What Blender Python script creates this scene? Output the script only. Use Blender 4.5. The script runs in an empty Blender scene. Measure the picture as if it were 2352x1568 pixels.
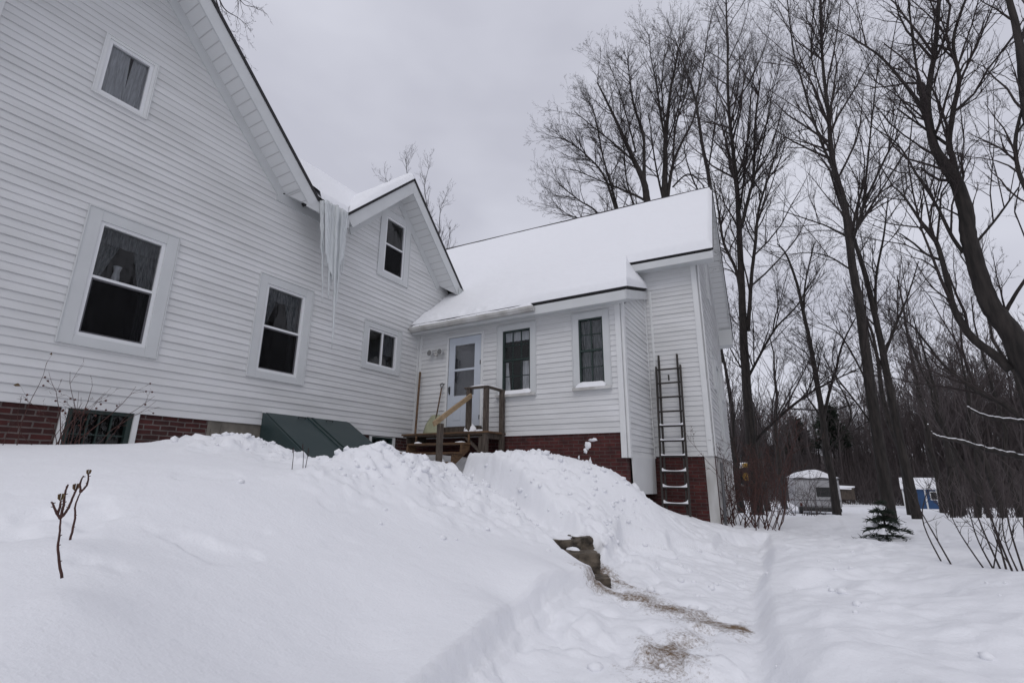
import bpy, math, random
import numpy as np
from mathutils import Vector
C = bpy.context; SC = C.scene; COL = SC.collection
R = math.radians
random.seed(7)
# ------------------------------------------------------------------ camera
YAW, PIT, ROL = 0.52614979, 0.26212527, 0.00659574
FPX = 1121.738                      # focal length in pixels of a 2352 px wide picture
def basis():
    cy, sy, cp, sp = math.cos(YAW), math.sin(YAW), math.cos(PIT), math.sin(PIT)
    f = np.array([cy*cp, sy*cp, sp]); r = np.array([sy, -cy, 0.0]); u = np.cross(r, f)
    return r*math.cos(ROL)+u*math.sin(ROL), -r*math.sin(ROL)+u*math.cos(ROL), f
CR, CU, CF = basis()
cam = bpy.data.objects.new('camera', bpy.data.cameras.new('camera')); COL.objects.link(cam)
from mathutils import Matrix
cam.matrix_world = Matrix(((CR[0], CU[0], -CF[0], 0), (CR[1], CU[1], -CF[1], 0), (CR[2], CU[2], -CF[2], 0), (0, 0, 0, 1)))
cam.data.sensor_width = 36; cam.data.lens = FPX/2352*36
cam.data.clip_start = 0.05; cam.data.clip_end = 3000
SC.camera = cam
# ------------------------------------------------------------------ sky
SUN_EL, SUN_AZ = R(50), R(200)      # thick cloud, brighter behind the camera to the left
w = bpy.data.worlds.new('World'); SC.world = w; w.use_nodes = True
nt = w.node_tree; nt.nodes.clear(); N = nt.nodes; L = nt.links
out = N.new('ShaderNodeOutputWorld'); bg = N.new('ShaderNodeBackground'); L.new(bg.outputs[0], out.inputs[0])
bg.inputs[1].default_value = 0.12
sky = N.new('ShaderNodeTexSky'); sky.sky_type = 'NISHITA'; sky.sun_disc = False
sky.sun_elevation = SUN_EL; sky.sun_rotation = math.pi/2-SUN_AZ; sky.dust_density = 4
tc = N.new('ShaderNodeTexCoord'); mp = N.new('ShaderNodeMapping'); mp.inputs['Scale'].default_value = (1, 1, 2.2)
L.new(tc.outputs['Generated'], mp.inputs[0])
nz = N.new('ShaderNodeTexNoise'); nz.inputs['Scale'].default_value = 2.3; nz.inputs['Detail'].default_value = 4; nz.inputs['Roughness'].default_value = .45
L.new(mp.outputs[0], nz.inputs['Vector'])
rp = N.new('ShaderNodeValToRGB'); rp.color_ramp.elements[0].position = .34; rp.color_ramp.elements[1].position = .66
rp.color_ramp.elements[0].color = (4.55, 4.62, 5.3, 1); rp.color_ramp.elements[1].color = (5.85, 5.95, 6.65, 1)
L.new(nz.outputs[0], rp.inputs[0])
mx = N.new('ShaderNodeMix'); mx.data_type = 'RGBA'; mx.inputs[0].default_value = .96
L.new(sky.outputs[0], mx.inputs[6]); L.new(rp.outputs[0], mx.inputs[7]); L.new(mx.outputs[2], bg.inputs[0])
sun = bpy.data.objects.new('sun', bpy.data.lights.new('sun', 'SUN')); COL.objects.link(sun)
sun.data.energy = 0.62; sun.data.angle = R(35); sun.data.color = (1, .97, .93)
sd = Vector((math.cos(SUN_EL)*math.cos(SUN_AZ), math.cos(SUN_EL)*math.sin(SUN_AZ), math.sin(SUN_EL)))
sun.rotation_euler = sd.to_track_quat('Z', 'Y').to_euler()
SC.view_settings.view_transform = 'Standard'; SC.view_settings.look = 'None'; SC.view_settings.gamma = 1
SC.view_settings.exposure = 0.0
SC.render.engine = 'CYCLES'
# ------------------------------------------------------------------ helpers
def ray(x, y):
    return CF+CR*(x-1176)/FPX-CU*(y-784)/FPX
def at(x, y, dist):                 # point in the world seen at (x,y), dist metres away over the ground
    d = ray(x, y); return d*(dist/math.hypot(d[0], d[1]))
def material(name, col, rough=.6, var=0, scale=5, bump=0, bscale=40, col2=None, metal=0, stretch=None, spec=.5):
    m = bpy.data.materials.new(name); m.use_nodes = True; t = m.node_tree; b = t.nodes['Principled BSDF']
    b.inputs['Roughness'].default_value = rough; b.inputs['Metallic'].default_value = metal
    b.inputs['Base Color'].default_value = (*col, 1); b.inputs['Specular IOR Level'].default_value = spec
    tcn = t.nodes.new('ShaderNodeTexCoord'); mpn = t.nodes.new('ShaderNodeMapping')
    t.links.new(tcn.outputs['Object'], mpn.inputs[0])
    if stretch: mpn.inputs['Scale'].default_value = stretch
    if var or col2:
        n = t.nodes.new('ShaderNodeTexNoise'); n.inputs['Scale'].default_value = scale; n.inputs['Detail'].default_value = 5
        t.links.new(mpn.outputs[0], n.inputs['Vector'])
        r = t.nodes.new('ShaderNodeValToRGB'); r.color_ramp.elements[0].position = .35; r.color_ramp.elements[1].position = .65
        c2 = col2 or tuple(c*(1-var) for c in col)
        r.color_ramp.elements[0].color = (*c2, 1); r.color_ramp.elements[1].color = (*col, 1)
        t.links.new(n.outputs[0], r.inputs[0]); t.links.new(r.outputs[0], b.inputs['Base Color'])
    if bump:
        n = t.nodes.new('ShaderNodeTexNoise'); n.inputs['Scale'].default_value = bscale; n.inputs['Detail'].default_value = 4
        t.links.new(mpn.outputs[0], n.inputs['Vector'])
        bp = t.nodes.new('ShaderNodeBump'); bp.inputs['Strength'].default_value = 1; bp.inputs['Distance'].default_value = bump
        t.links.new(n.outputs[0], bp.inputs['Height']); t.links.new(bp.outputs[0], b.inputs['Normal'])
    return m
M = {}
M['siding'] = material('white_vinyl', (.665, .67, .675), .5, col2=(.575, .58, .58), scale=1.3, stretch=(.7, .7, 2.2), bump=.0006, bscale=300)
M['trim'] = material('grey_white_trim', (.57, .585, .59), .5, var=.06, scale=3)
M['white'] = material('white_trim', (.68, .69, .69), .45, var=.05, scale=3)
M['wetwhite'] = material('grimy_white', (.58, .58, .57), .5, col2=(.38, .37, .35), scale=3, stretch=(1, 1, .3))
M['shingle'] = material('dark_shingles', (.035, .034, .036), .9, var=.5, scale=30, bump=.004, bscale=60)
M['old_wood'] = material('weathered_wood', (.10, .080, .064), .85, col2=(.038, .028, .022), scale=9, stretch=(6, 6, .6), bump=.002, bscale=30)
M['brown_wood'] = material('brown_wood', (.15, .085, .042), .75, col2=(.065, .036, .02), scale=9, stretch=(1, .4, 3), bump=.002)
M['new_wood'] = material('new_lumber', (.36, .26, .155), .7, col2=(.26, .18, .10), scale=8, stretch=(1, 5, 5), bump=.001)
M['green'] = material('dark_green_steel', (.018, .036, .038), .45, col2=(.028, .045, .046), scale=2, bump=.001, bscale=8)
M['sash_green'] = material('dark_green_paint', (.012, .028, .024), .5)
M['sash_white'] = material('white_vinyl_sash', (.70, .71, .72), .4)
M['screen'] = material('dark_sash_edge', (.10, .10, .11), .5)
M['room'] = material('dark_room', (.012, .011, .010), .9)
M['curtain'] = material('lace_curtain', (.17, .18, .19), .9, col2=(.04, .045, .05), scale=14, stretch=(6, 6, .5), bump=.003, bscale=8)
M['curtain_light'] = material('white_curtain', (.62, .63, .65), .9, col2=(.42, .42, .44), scale=14, stretch=(4, 4, .4))
M['door'] = material('door_paint', (.50, .54, .60), .4, var=.04, scale=4)
M['black'] = material('black_metal', (.01, .01, .01), .4)
M['metal'] = material('aged_aluminium', (.11, .11, .115), .5, metal=.5, var=.3, scale=12)
M['ladder'] = material('grey_painted_wood', (.046, .039, .035), .85, col2=(.028, .025, .023), scale=9, stretch=(6, 6, .6), bump=.001)
M['bark'] = material('grey_brown_bark', (.036, .030, .027), .95, col2=(.013, .011, .010), scale=6, stretch=(3, 3, .5), bump=.012, bscale=9)
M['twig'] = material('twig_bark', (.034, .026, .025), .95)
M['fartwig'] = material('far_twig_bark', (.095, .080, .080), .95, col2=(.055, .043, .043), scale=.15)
M['redtwig'] = material('red_brown_stem', (.075, .030, .024), .8, var=.4, scale=20)
M['dry'] = material('dry_leaf', (.10, .055, .03), .9, col2=(.17, .12, .06), scale=30)
M['brown_leaf'] = material('brown_leaf', (.07, .035, .025), .9, var=.5, scale=3)
M['hip'] = material('dry_rose_hip', (.06, .012, .008), .6)
M['needle'] = material('spruce_needles', (.022, .035, .022), .9, var=.4, scale=9)
M['stone'] = material('split_granite', (.15, .122, .092), .9, col2=(.03, .024, .018), scale=9, bump=.02, bscale=14)
M['concrete'] = material('old_concrete', (.22, .20, .17), .95, var=.4, scale=5, bump=.004)
M['lens'] = material('dull_lens', (.16, .16, .16), .25)
M['blue'] = material('blue_board', (.018, .065, .17), .6, var=.2, scale=4)
M['camper'] = material('camper_panel', (.40, .40, .41), .5, var=.2, scale=1)
M['yellow'] = material('yellow_paint', (.45, .27, .03), .5, var=.25, scale=3)
M['plastic'] = material('pale_shovel_blade', (.35, .36, .24), .5, var=.3, scale=4)
def brick_material(name, c1, c2, mortar, ms):
    m = bpy.data.materials.new(name); m.use_nodes = True; t = m.node_tree; b = t.nodes['Principled BSDF']; n = t.nodes; l = t.links
    g = n.new('ShaderNodeNewGeometry'); s = n.new('ShaderNodeSeparateXYZ'); l.new(g.outputs['Position'], s.inputs[0])
    a = n.new('ShaderNodeMath'); a.operation = 'ADD'; l.new(s.outputs[0], a.inputs[0]); l.new(s.outputs[1], a.inputs[1])
    cb = n.new('ShaderNodeCombineXYZ'); l.new(a.outputs[0], cb.inputs[0]); l.new(s.outputs[2], cb.inputs[1])
    br = n.new('ShaderNodeTexBrick'); br.inputs['Scale'].default_value = 1
    br.inputs['Brick Width'].default_value = .205; br.inputs['Row Height'].default_value = .068; br.inputs['Mortar Size'].default_value = ms
    br.inputs['Mortar Smooth'].default_value = .3
    br.inputs['Color1'].default_value = (*c1, 1); br.inputs['Color2'].default_value = (*c2, 1); br.inputs['Mortar'].default_value = (*mortar, 1)
    nn = n.new('ShaderNodeTexNoise'); nn.inputs['Scale'].default_value = 6; nn.inputs['Detail'].default_value = 6; l.new(cb.outputs[0], nn.inputs['Vector'])
    va = n.new('ShaderNodeVectorMath'); va.operation = 'SCALE'; va.inputs['Scale'].default_value = .02
    l.new(nn.outputs['Color'], va.inputs[0]); ad = n.new('ShaderNodeVectorMath'); l.new(cb.outputs[0], ad.inputs[0]); l.new(va.outputs[0], ad.inputs[1])
    l.new(ad.outputs[0], br.inputs['Vector'])
    mxx = n.new('ShaderNodeMix'); mxx.data_type = 'RGBA'; mxx.blend_type = 'MULTIPLY'; mxx.inputs[0].default_value = .7
    r = n.new('ShaderNodeValToRGB'); r.color_ramp.elements[0].position = .3; r.color_ramp.elements[1].position = .7
    r.color_ramp.elements[0].color = (.35, .33, .33, 1); r.color_ramp.elements[1].color = (1.2, 1.2, 1.2, 1); l.new(nn.outputs[0], r.inputs[0])
    l.new(br.outputs['Color'], mxx.inputs[6]); l.new(r.outputs[0], mxx.inputs[7]); l.new(mxx.outputs[2], b.inputs['Base Color'])
    b.inputs['Roughness'].default_value = .9
    bp = n.new('ShaderNodeBump'); bp.inputs['Distance'].default_value = .008; bp.invert = True; l.new(br.outputs['Fac'], bp.inputs['Height']); l.new(bp.outputs[0], b.inputs['Normal'])
    return m
M['brick'] = brick_material('red_brick', (.072, .016, .014), (.042, .012, .011), (.13, .105, .098), .010)
M['brick_dark'] = brick_material('dark_red_brick', (.085, .017, .015), (.05, .012, .012), (.085, .055, .05), .008)
def glass():
    m = bpy.data.materials.new('window_glass'); m.use_nodes = True; t = m.node_tree; t.nodes.clear(); n = t.nodes
    o = n.new('ShaderNodeOutputMaterial'); mixs = n.new('ShaderNodeMixShader'); gl = n.new('ShaderNodeBsdfGlossy'); tr = n.new('ShaderNodeBsdfTransparent'); fr = n.new('ShaderNodeFresnel')
    fr.inputs[0].default_value = 1.5; gl.inputs['Roughness'].default_value = .02; tr.inputs[0].default_value = (.85, .87, .88, 1); gl.inputs[0].default_value = (.9, .9, .9, 1)
    nn = n.new('ShaderNodeTexNoise'); nn.inputs['Scale'].default_value = 2.5; bp = n.new('ShaderNodeBump'); bp.inputs['Distance'].default_value = .01
    t.links.new(nn.outputs[0], bp.inputs['Height']); t.links.new(bp.outputs[0], gl.inputs['Normal'])
    t.links.new(fr.outputs[0], mixs.inputs[0]); t.links.new(tr.outputs[0], mixs.inputs[1]); t.links.new(gl.outputs[0], mixs.inputs[2]); t.links.new(mixs.outputs[0], o.inputs[0])
    return m
M['glass'] = glass()
def ice():
    m = material('ice', (.74, .77, .78), .22, bump=.01, bscale=12); b = m.node_tree.nodes['Principled BSDF']
    b.inputs['Transmission Weight'].default_value = .35; b.inputs['IOR'].default_value = 1.2
    return m
M['ice'] = ice()
def screen_mat():
    m = bpy.data.materials.new('insect_screen'); m.use_nodes = True; t = m.node_tree; t.nodes.clear(); n = t.nodes
    o = n.new('ShaderNodeOutputMaterial'); a = n.new('ShaderNodeMixShader'); d = n.new('ShaderNodeBsdfDiffuse'); tr = n.new('ShaderNodeBsdfTransparent')
    d.inputs[0].default_value = (.012, .012, .013, 1); a.inputs[0].default_value = .62
    t.links.new(tr.outputs[0], a.inputs[1]); t.links.new(d.outputs[0], a.inputs[2]); t.links.new(a.outputs[0], o.inputs[0]); return m
M['mesh'] = screen_mat()
def soffit_mat(name, axis_scale):
    m = material(name, (.66, .67, .67), .5); t = m.node_tree; b = t.nodes['Principled BSDF']
    tcn = t.nodes.new('ShaderNodeTexCoord'); s = t.nodes.new('ShaderNodeSeparateXYZ'); t.links.new(tcn.outputs['Object'], s.inputs[0])
    mm = t.nodes.new('ShaderNodeMath'); mm.operation = 'MULTIPLY'; mm.inputs[1].default_value = axis_scale; t.links.new(s.outputs[2], mm.inputs[0])
    fr = t.nodes.new('ShaderNodeMath'); fr.operation = 'FRACT'; t.links.new(mm.outputs[0], fr.inputs[0])
    gt = t.nodes.new('ShaderNodeMath'); gt.operation = 'GREATER_THAN'; gt.inputs[1].default_value = .09; t.links.new(fr.outputs[0], gt.inputs[0])
    mxx = t.nodes.new('ShaderNodeMix'); mxx.data_type = 'RGBA'; mxx.inputs[6].default_value = (.50, .50, .50, 1); mxx.inputs[7].default_value = (.66, .67, .67, 1)
    t.links.new(gt.outputs[0], mxx.inputs[0]); t.links.new(mxx.outputs[2], b.inputs['Base Color'])
    bp = t.nodes.new('ShaderNodeBump'); bp.inputs['Distance'].default_value = .01; t.links.new(gt.outputs[0], bp.inputs['Height']); t.links.new(bp.outputs[0], b.inputs['Normal'])
    return m
M['soffit'] = soffit_mat('grooved_soffit', 8.0)
def snow_mat(name, dirt=False):
    m = bpy.data.materials.new(name); m.use_nodes = True; t = m.node_tree; b = t.nodes['Principled BSDF']; n = t.nodes; l = t.links
    b.inputs['Base Color'].default_value = (.82, .83, .86, 1); b.inputs['Roughness'].default_value = .65; b.inputs['Specular IOR Level'].default_value = .25
    tcn = n.new('ShaderNodeTexCoord')
    n1 = n.new('ShaderNodeTexNoise'); n1.inputs['Scale'].default_value = 5; n1.inputs['Detail'].default_value = 8; n1.inputs['Roughness'].default_value = .55
    l.new(tcn.outputs['Object'], n1.inputs['Vector'])
    bp = n.new('ShaderNodeBump'); bp.inputs['Distance'].default_value = .022; bp.inputs['Strength'].default_value = .8
    l.new(n1.outputs[0], bp.inputs['Height'])
    n5 = n.new('ShaderNodeTexNoise'); n5.inputs['Scale'].default_value = 55; n5.inputs['Detail'].default_value = 3; l.new(tcn.outputs['Object'], n5.inputs['Vector'])
    bp2 = n.new('ShaderNodeBump'); bp2.inputs['Distance'].default_value = .004; bp2.inputs['Strength'].default_value = .7
    l.new(n5.outputs[0], bp2.inputs['Height']); l.new(bp.outputs[0], bp2.inputs['Normal']); l.new(bp2.outputs[0], b.inputs['Normal'])
    if dirt:
        at_ = n.new('ShaderNodeVertexColor'); at_.layer_name = 'grit'
        n2 = n.new('ShaderNodeTexNoise'); n2.inputs['Scale'].default_value = 34; n2.inputs['Detail'].default_value = 12; n2.inputs['Roughness'].default_value = .80
        l.new(tcn.outputs['Object'], n2.inputs['Vector'])
        n3 = n.new('ShaderNodeTexNoise'); n3.inputs['Scale'].default_value = 4; n3.inputs['Detail'].default_value = 3; l.new(tcn.outputs['Object'], n3.inputs['Vector'])
        a1 = n.new('ShaderNodeMath'); a1.operation = 'MULTIPLY_ADD'; a1.inputs[1].default_value = .5; a1.inputs[2].default_value = -.25; l.new(n3.outputs[0], a1.inputs[0])
        a2 = n.new('ShaderNodeMath'); a2.operation = 'ADD'; l.new(n2.outputs[0], a2.inputs[0]); l.new(a1.outputs[0], a2.inputs[1])
        sep = n.new('ShaderNodeSeparateColor'); l.new(at_.outputs['Color'], sep.inputs[0])
        th = n.new('ShaderNodeMath'); th.operation = 'MULTIPLY_ADD'; th.inputs[1].default_value = .50; l.new(sep.outputs[0], th.inputs[0]); l.new(a2.outputs[0], th.inputs[2])
        rr = n.new('ShaderNodeValToRGB'); rr.color_ramp.elements[0].position = .74; rr.color_ramp.elements[1].position = .98
        rr.color_ramp.elements[0].color = (0, 0, 0, 1); rr.color_ramp.elements[1].color = (1, 1, 1, 1); l.new(th.outputs[0], rr.inputs[0])
        mm = n.new('ShaderNodeMath'); mm.operation = 'MULTIPLY'; l.new(rr.outputs[0], mm.inputs[0])
        gt = n.new('ShaderNodeMath'); gt.operation = 'GREATER_THAN'; gt.inputs[1].default_value = .02; l.new(sep.outputs[0], gt.inputs[0]); l.new(gt.outputs[0], mm.inputs[1])
        mxx = n.new('ShaderNodeMix'); mxx.data_type = 'RGBA'; l.new(mm.outputs[0], mxx.inputs[0])
        mxx.inputs[6].default_value = (.82, .83, .86, 1); mxx.inputs[7].default_value = (.15, .098, .055, 1)
        l.new(mxx.outputs[2], b.inputs['Base Color'])
    return m
M['snow'] = snow_mat('snow'); M['ground_snow'] = snow_mat('ground_snow', True)

class MB:
    def __init__(s): s.v = []; s.f = []
    def poly(s, pts):
        k = len(s.v); s.v += [tuple(p) for p in pts]; s.f.append(tuple(range(k, k+len(pts))))
    def hexa(s, p):                 # 8 corners: bottom 0-3, top 4-7
        k = len(s.v); s.v += [tuple(map(float, q)) for q in p]
        s.f += [tuple(k+i for i in q) for q in ((3, 2, 1, 0), (4, 5, 6, 7), (0, 1, 5, 4), (1, 2, 6, 5), (2, 3, 7, 6), (3, 0, 4, 7))]
    def box(s, x0, x1, y0, y1, z0, z1):
        s.hexa([(x0, y0, z0), (x1, y0, z0), (x1, y1, z0), (x0, y1, z0), (x0, y0, z1), (x1, y0, z1), (x1, y1, z1), (x0, y1, z1)])
    def bar(s, a, b, w_, h, up=(0, 0, 1)):   # rectangular bar from a to b
        a = np.array(a, float); b = np.array(b, float); d = b-a; d /= np.linalg.norm(d)
        sx = np.cross(d, up); 
        if np.linalg.norm(sx) < 1e-4: sx = np.cross(d, (1, 0, 0))
        sx /= np.linalg.norm(sx); uz = np.cross(sx, d); sx = sx*w_/2; uz = uz*h/2
        s.hexa([a-sx-uz, a+sx-uz, b+sx-uz, b-sx-uz, a-sx+uz, a+sx+uz, b+sx+uz, b-sx+uz])
    def tube(s, pts, rad, n=8, cap=True):
        pts = [np.array(p, float) for p in pts]
        if not hasattr(rad, '__len__'): rad = [rad]*len(pts)
        k0 = len(s.v); ref = None
        for i, p in enumerate(pts):
            d = pts[min(i+1, len(pts)-1)]-pts[max(i-1, 0)]; d = d/(np.linalg.norm(d)+1e-9)
            if ref is None: ref = np.cross(d, (0.3, .9, .1)); 
            ref = ref-d*(ref@d); ref /= np.linalg.norm(ref)+1e-9; q = np.cross(d, ref)
            for j in range(n):
                a = 2*math.pi*j/n; s.v.append(tuple(p+(ref*math.cos(a)+q*math.sin(a))*rad[i]))
        for i in range(len(pts)-1):
            for j in range(n):
                a = k0+i*n+j; b = k0+i*n+(j+1) % n; s.f.append((a, b, b+n, a+n))
        if cap:
            s.f.append(tuple(k0+j for j in range(n))[::-1]); s.f.append(tuple(k0+(len(pts)-1)*n+j for j in range(n)))
    def build(s, name, mat, parent=None, smooth=False, bevel=0, origin=None):
        me = bpy.data.meshes.new(name); me.from_pydata([tuple(map(float, q)) for q in s.v], [], s.f); me.materials.append(mat); me.update()
        if smooth: me.polygons.foreach_set('use_smooth', [True]*len(me.polygons))
        o = bpy.data.objects.new(name, me); COL.objects.link(o)
        if parent:
            o.parent = parent; o.matrix_parent_inverse = inv_world(parent)
        if bevel:
            md = o.modifiers.new('bevel', 'BEVEL'); md.width = bevel; md.segments = 2; md.limit_method = 'ANGLE'
        return o
def inv_world(o):
    m = Matrix.Identity(4); chain = []
    while o: chain.append(o); o = o.parent
    for q in reversed(chain):
        m = m @ q.matrix_parent_inverse @ Matrix.LocRotScale(q.location, q.rotation_euler, q.scale)
    return m.inverted()
def thing(name, label, cat, loc=(0, 0, 0), group=None):
    o = bpy.data.objects.new(name, None); COL.objects.link(o); o.location = loc; o.empty_display_size = .2
    return tag(o, label, cat, group)
def tag(o, label, cat, group=None, kind=None):
    if label: o['label'] = label
    if cat: o['category'] = cat
    if group: o['group'] = group
    if kind: o['kind'] = kind
    return o
def mesh_np(name, v, f, mat, parent=None, smooth=False):
    me = bpy.data.meshes.new(name); nv = len(v); nf, k = f.shape
    me.vertices.add(nv); me.vertices.foreach_set('co', np.asarray(v, np.float32).ravel())
    me.loops.add(nf*k); me.loops.foreach_set('vertex_index', f.astype(np.int32).ravel())
    me.polygons.add(nf); me.polygons.foreach_set('loop_start', np.arange(0, nf*k, k, dtype=np.int32))
    try: me.polygons.foreach_set('loop_total', np.full(nf, k, np.int32))
    except Exception: pass
    me.update(calc_edges=True); me.validate()
    if smooth: me.polygons.foreach_set('use_smooth', [True]*nf)
    me.materials.append(mat); o = bpy.data.objects.new(name, me); COL.objects.link(o)
    if parent: o.parent = parent; o.matrix_parent_inverse = inv_world(parent)
    return o
# value noise ---------------------------------------------------------------
_rs = np.random.RandomState(3); _tab = _rs.rand(256, 256)
def vnoise(x, y):
    xi = np.floor(x).astype(int); yi = np.floor(y).astype(int); fx = x-xi; fy = y-yi
    fx = fx*fx*(3-2*fx); fy = fy*fy*(3-2*fy)
    g = lambda a, b: _tab[a % 256, b % 256]
    return (g(xi, yi)*(1-fx)+g(xi+1, yi)*fx)*(1-fy)+(g(xi, yi+1)*(1-fx)+g(xi+1, yi+1)*fx)*fy
def fbm(x, y, o=4, gain=.5):
    t = 0; a = 1; s_ = 0
    for i in range(o): t = t+a*(vnoise(x*2**i+17*i, y*2**i+31*i)-.5); s_ += a; a *= gain
    return t/s_*2
def sstep(a, b, x):
    t = np.clip((x-a)/(b-a), 0, 1); return t*t*(3-2*t)

# ================================================================== GROUND
class TPS:
    def __init__(s, pts, smooth=.02):
        P = np.array(pts, float); s.c = P[:, :2]; n = len(P)
        K = s.k(np.linalg.norm(s.c[:, None]-s.c[None], axis=2))+np.eye(n)*smooth
        Q = np.hstack([np.ones((n, 1)), s.c]); A = np.block([[K, Q], [Q.T, np.zeros((3, 3))]])
        s.w = np.linalg.solve(A, np.concatenate([P[:, 2], np.zeros(3)]))
    def k(s, r): return -r             # biharmonic-free linear kernel: no overshoot
    def __call__(s, x, y): # evaluates everywhere
        o = s.w[-3]+s.w[-2]*x+s.w[-1]*y
        for (cx, cy), wt in zip(s.c, s.w[:-3]): o = o+wt*(-np.sqrt((x-cx)**2+(y-cy)**2+.02))
        return o
def pa(x, y, d): return list(at(x, y, d))
pxy_ = lambda x, y, d: tuple(at(x, y, d)[:2])
cover = [pa(*q) for q in (
 (145, 1312, 2.9), (163, 1228, 3.7), (0, 1568, 2.2), (0, 1400, 3.0), (0, 1250, 4.2), (300, 1568, 2.3), (300, 1400, 2.9), (600, 1568, 2.6), (600, 1400, 3.2), (850, 1530, 3.0),
 (900, 1400, 3.6), (1150, 1420, 4.0), (1300, 1330, 4.9), (300, 1250, 3.9), (600, 1250, 4.1), (900, 1250, 4.6), (1150, 1250, 5.2), (300, 1150, 4.6),
 (600, 1150, 4.8), (850, 1150, 5.4), (1050, 1150, 6.3), (540, 1080, 5.4), (200, 1082, 5.4), (0, 1082, 5.6), (700, 1068, 5.7), (700, 1070, 6.4), (695, 1072, 7.0), (660, 1048, 6.9), (660, 1075, 5.8), (735, 1058, 6.0), (800, 1046, 6.3), (840, 1030, 6.5), (885, 1024, 6.6), (975, 1044, 6.9), (1000, 1069, 7.0), (1033, 1096, 7.25), (1062, 1106, 7.2),
 (1100, 1112, 6.9), (1200, 1178, 6.4), (1260, 1228, 6.0), (1330, 1288, 5.6), (1355, 1312, 5.35),
 (1050, 1098, 7.5), (1075, 1079, 7.7), (1120, 1052, 8.0), (1190, 1035, 8.1), (1300, 1055, 8.1), (1400, 1082, 8.2), (1445, 1102, 8.25), (1500, 1150, 8.6), (1570, 1182, 9.6), (1640, 1199, 10.1), (1700, 1213, 10.8),
 (1150, 1100, 7.5), (1250, 1130, 7.2), (1350, 1150, 7.3), (1290, 1190, 6.8), (1400, 1190, 7.3), (1450, 1200, 7.6), (1480, 1206, 7.78), (1525, 1215, 7.95), (1590, 1238, 8.2), (1560, 1215, 8.6), (1640, 1222, 9.3),
 (1850, 1500, 3.75), (2000, 1500, 3.5), (2352, 1568, 2.8), (2352, 1400, 4.4), (2352, 1312, 5.8), (2165, 1290, 7.2), (1960, 1246, 9.5), (1850, 1350, 6.0), (2100, 1350, 5.8), (1790, 1265, 8.6),
 (1830, 1225, 11.2), (2040, 1245, 11.2), (1925, 1180, 14.0), (2200, 1215, 12.5), (2352, 1188, 15), (2045, 1200, 14.5))]
cover += [[-2, 7.5, .2], [0, 7.6, .22], [2, 7.6, .27], [3.3, 7.6, .31], [4.2, 7.5, .40], [3.85, 6.3, .50], [4.3, 6.2, .36], [4.85, 6.2, .05], [5.2, 6.6, .06], [3.3, 5.9, .28], [5.3, 5.9, .0], [6.3, 6.2, .12], [7.3, 7.4, .45], [6.5, 7.3, .2],
 [8.6, 7.2, .4], [8.6, 5.2, .22], [8.6, 4.2, .22], [8.65, 3.4, .10], [8.65, 2.8, -.20], [9.5, 2.3, -.60], [8.75, 2.5, -.35], [10.4, 2.2, -.78], [10.6, 1.1, -.98], [14, 1, -1.1], [12, 3, -1], [20, 1, -1.35], [25, -2, -1.7], [14, 10, -1], [40, -4, -2.05], [60, -8, -2.6], [60, 20, -2.4], [30, 20, -1.5],
 [35, -20, -1.6], [20, -12, -1.0], [10, -9, -.7], [0, -8, -1.0], [-8, -8, -1.2], [-6, 0, -1.1], [-3, 3, -.5], [-8, 8, .1], [0, -2.5, -1.1], [3, -3.5, -.75], [80, -60, -2], [90, 60, -1], [-60, 0, -1], [0, -60, -1]]
EDGE = [(pxy_(1093, 1568, 3.36), .25), (pxy_(1175, 1479, 3.95), .27), (pxy_(1250, 1422, 4.45), .28), (pxy_(1307, 1390, 4.8), .28), (pxy_(1135, 1520, 3.65), .26), (pxy_(1355, 1360, 5.1), .26), (pxy_(1010, 1650, 2.9), .25)]
floor_ = TPS([[0, 0, -1.32], pa(1176, 1567, 3.35), pa(1362, 1352, 5.25), pa(1700, 1500, 3.95), pa(1500, 1400, 4.8), pa(1600, 1300, 7.0), pa(1700, 1240, 10.0), pa(1560, 1268, 7.9), pa(1450, 1268, 7.4), [5.5, 2.15, -1.02],
  [5.75, 2.5, -.84], [6.05, 3.1, -.66], [6.6, 4.3, -.3], [7.05, 5.3, -.02], [7.2, 6.3, 0], [-3, -2, -1.4], [14, 1.2, -1.2]])
for (qx, qy), hh in EDGE:
    qx, qy = qx-.02, qy+.10; cover.append([qx, qy, float(floor_(qx, qy))+hh*.92])
for k in range(7):
    qx = 2.6+k*.9; cover.append([qx, .087*qx-.38, float(floor_(qx, .087*qx))+.34]); cover.append([qx, .087*qx-.10, float(floor_(qx, .087*qx))+.17]); cover.append([qx, .087*qx-1.0, float(floor_(qx, .087*qx))+.27])
cover = [c for c in cover if not (abs(c[0]-at(1850, 1500, 3.75)[0]) < .01)]
H_ = TPS(cover)
def poly_sd(x, y, poly):              # signed distance, negative inside
    d = np.full(x.shape, 1e9); ins = np.zeros(x.shape, bool); n = len(poly)
    for i in range(n):
        ax, ay = poly[i]; bx, by = poly[(i+1) % n]; ex, ey = bx-ax, by-ay
        t = np.clip(((x-ax)*ex+(y-ay)*ey)/(ex*ex+ey*ey), 0, 1)
        d = np.minimum(d, np.hypot(x-ax-ex*t, y-ay-ey*t))
        c = ((ay > y) != (by > y)) & (x < (bx-ax)*(y-ay)/(by-ay+1e-12)+ax); ins ^= c
    return np.where(ins, -d, d)
pxy = lambda x, y, d: tuple(at(x, y, d)[:2])
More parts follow.
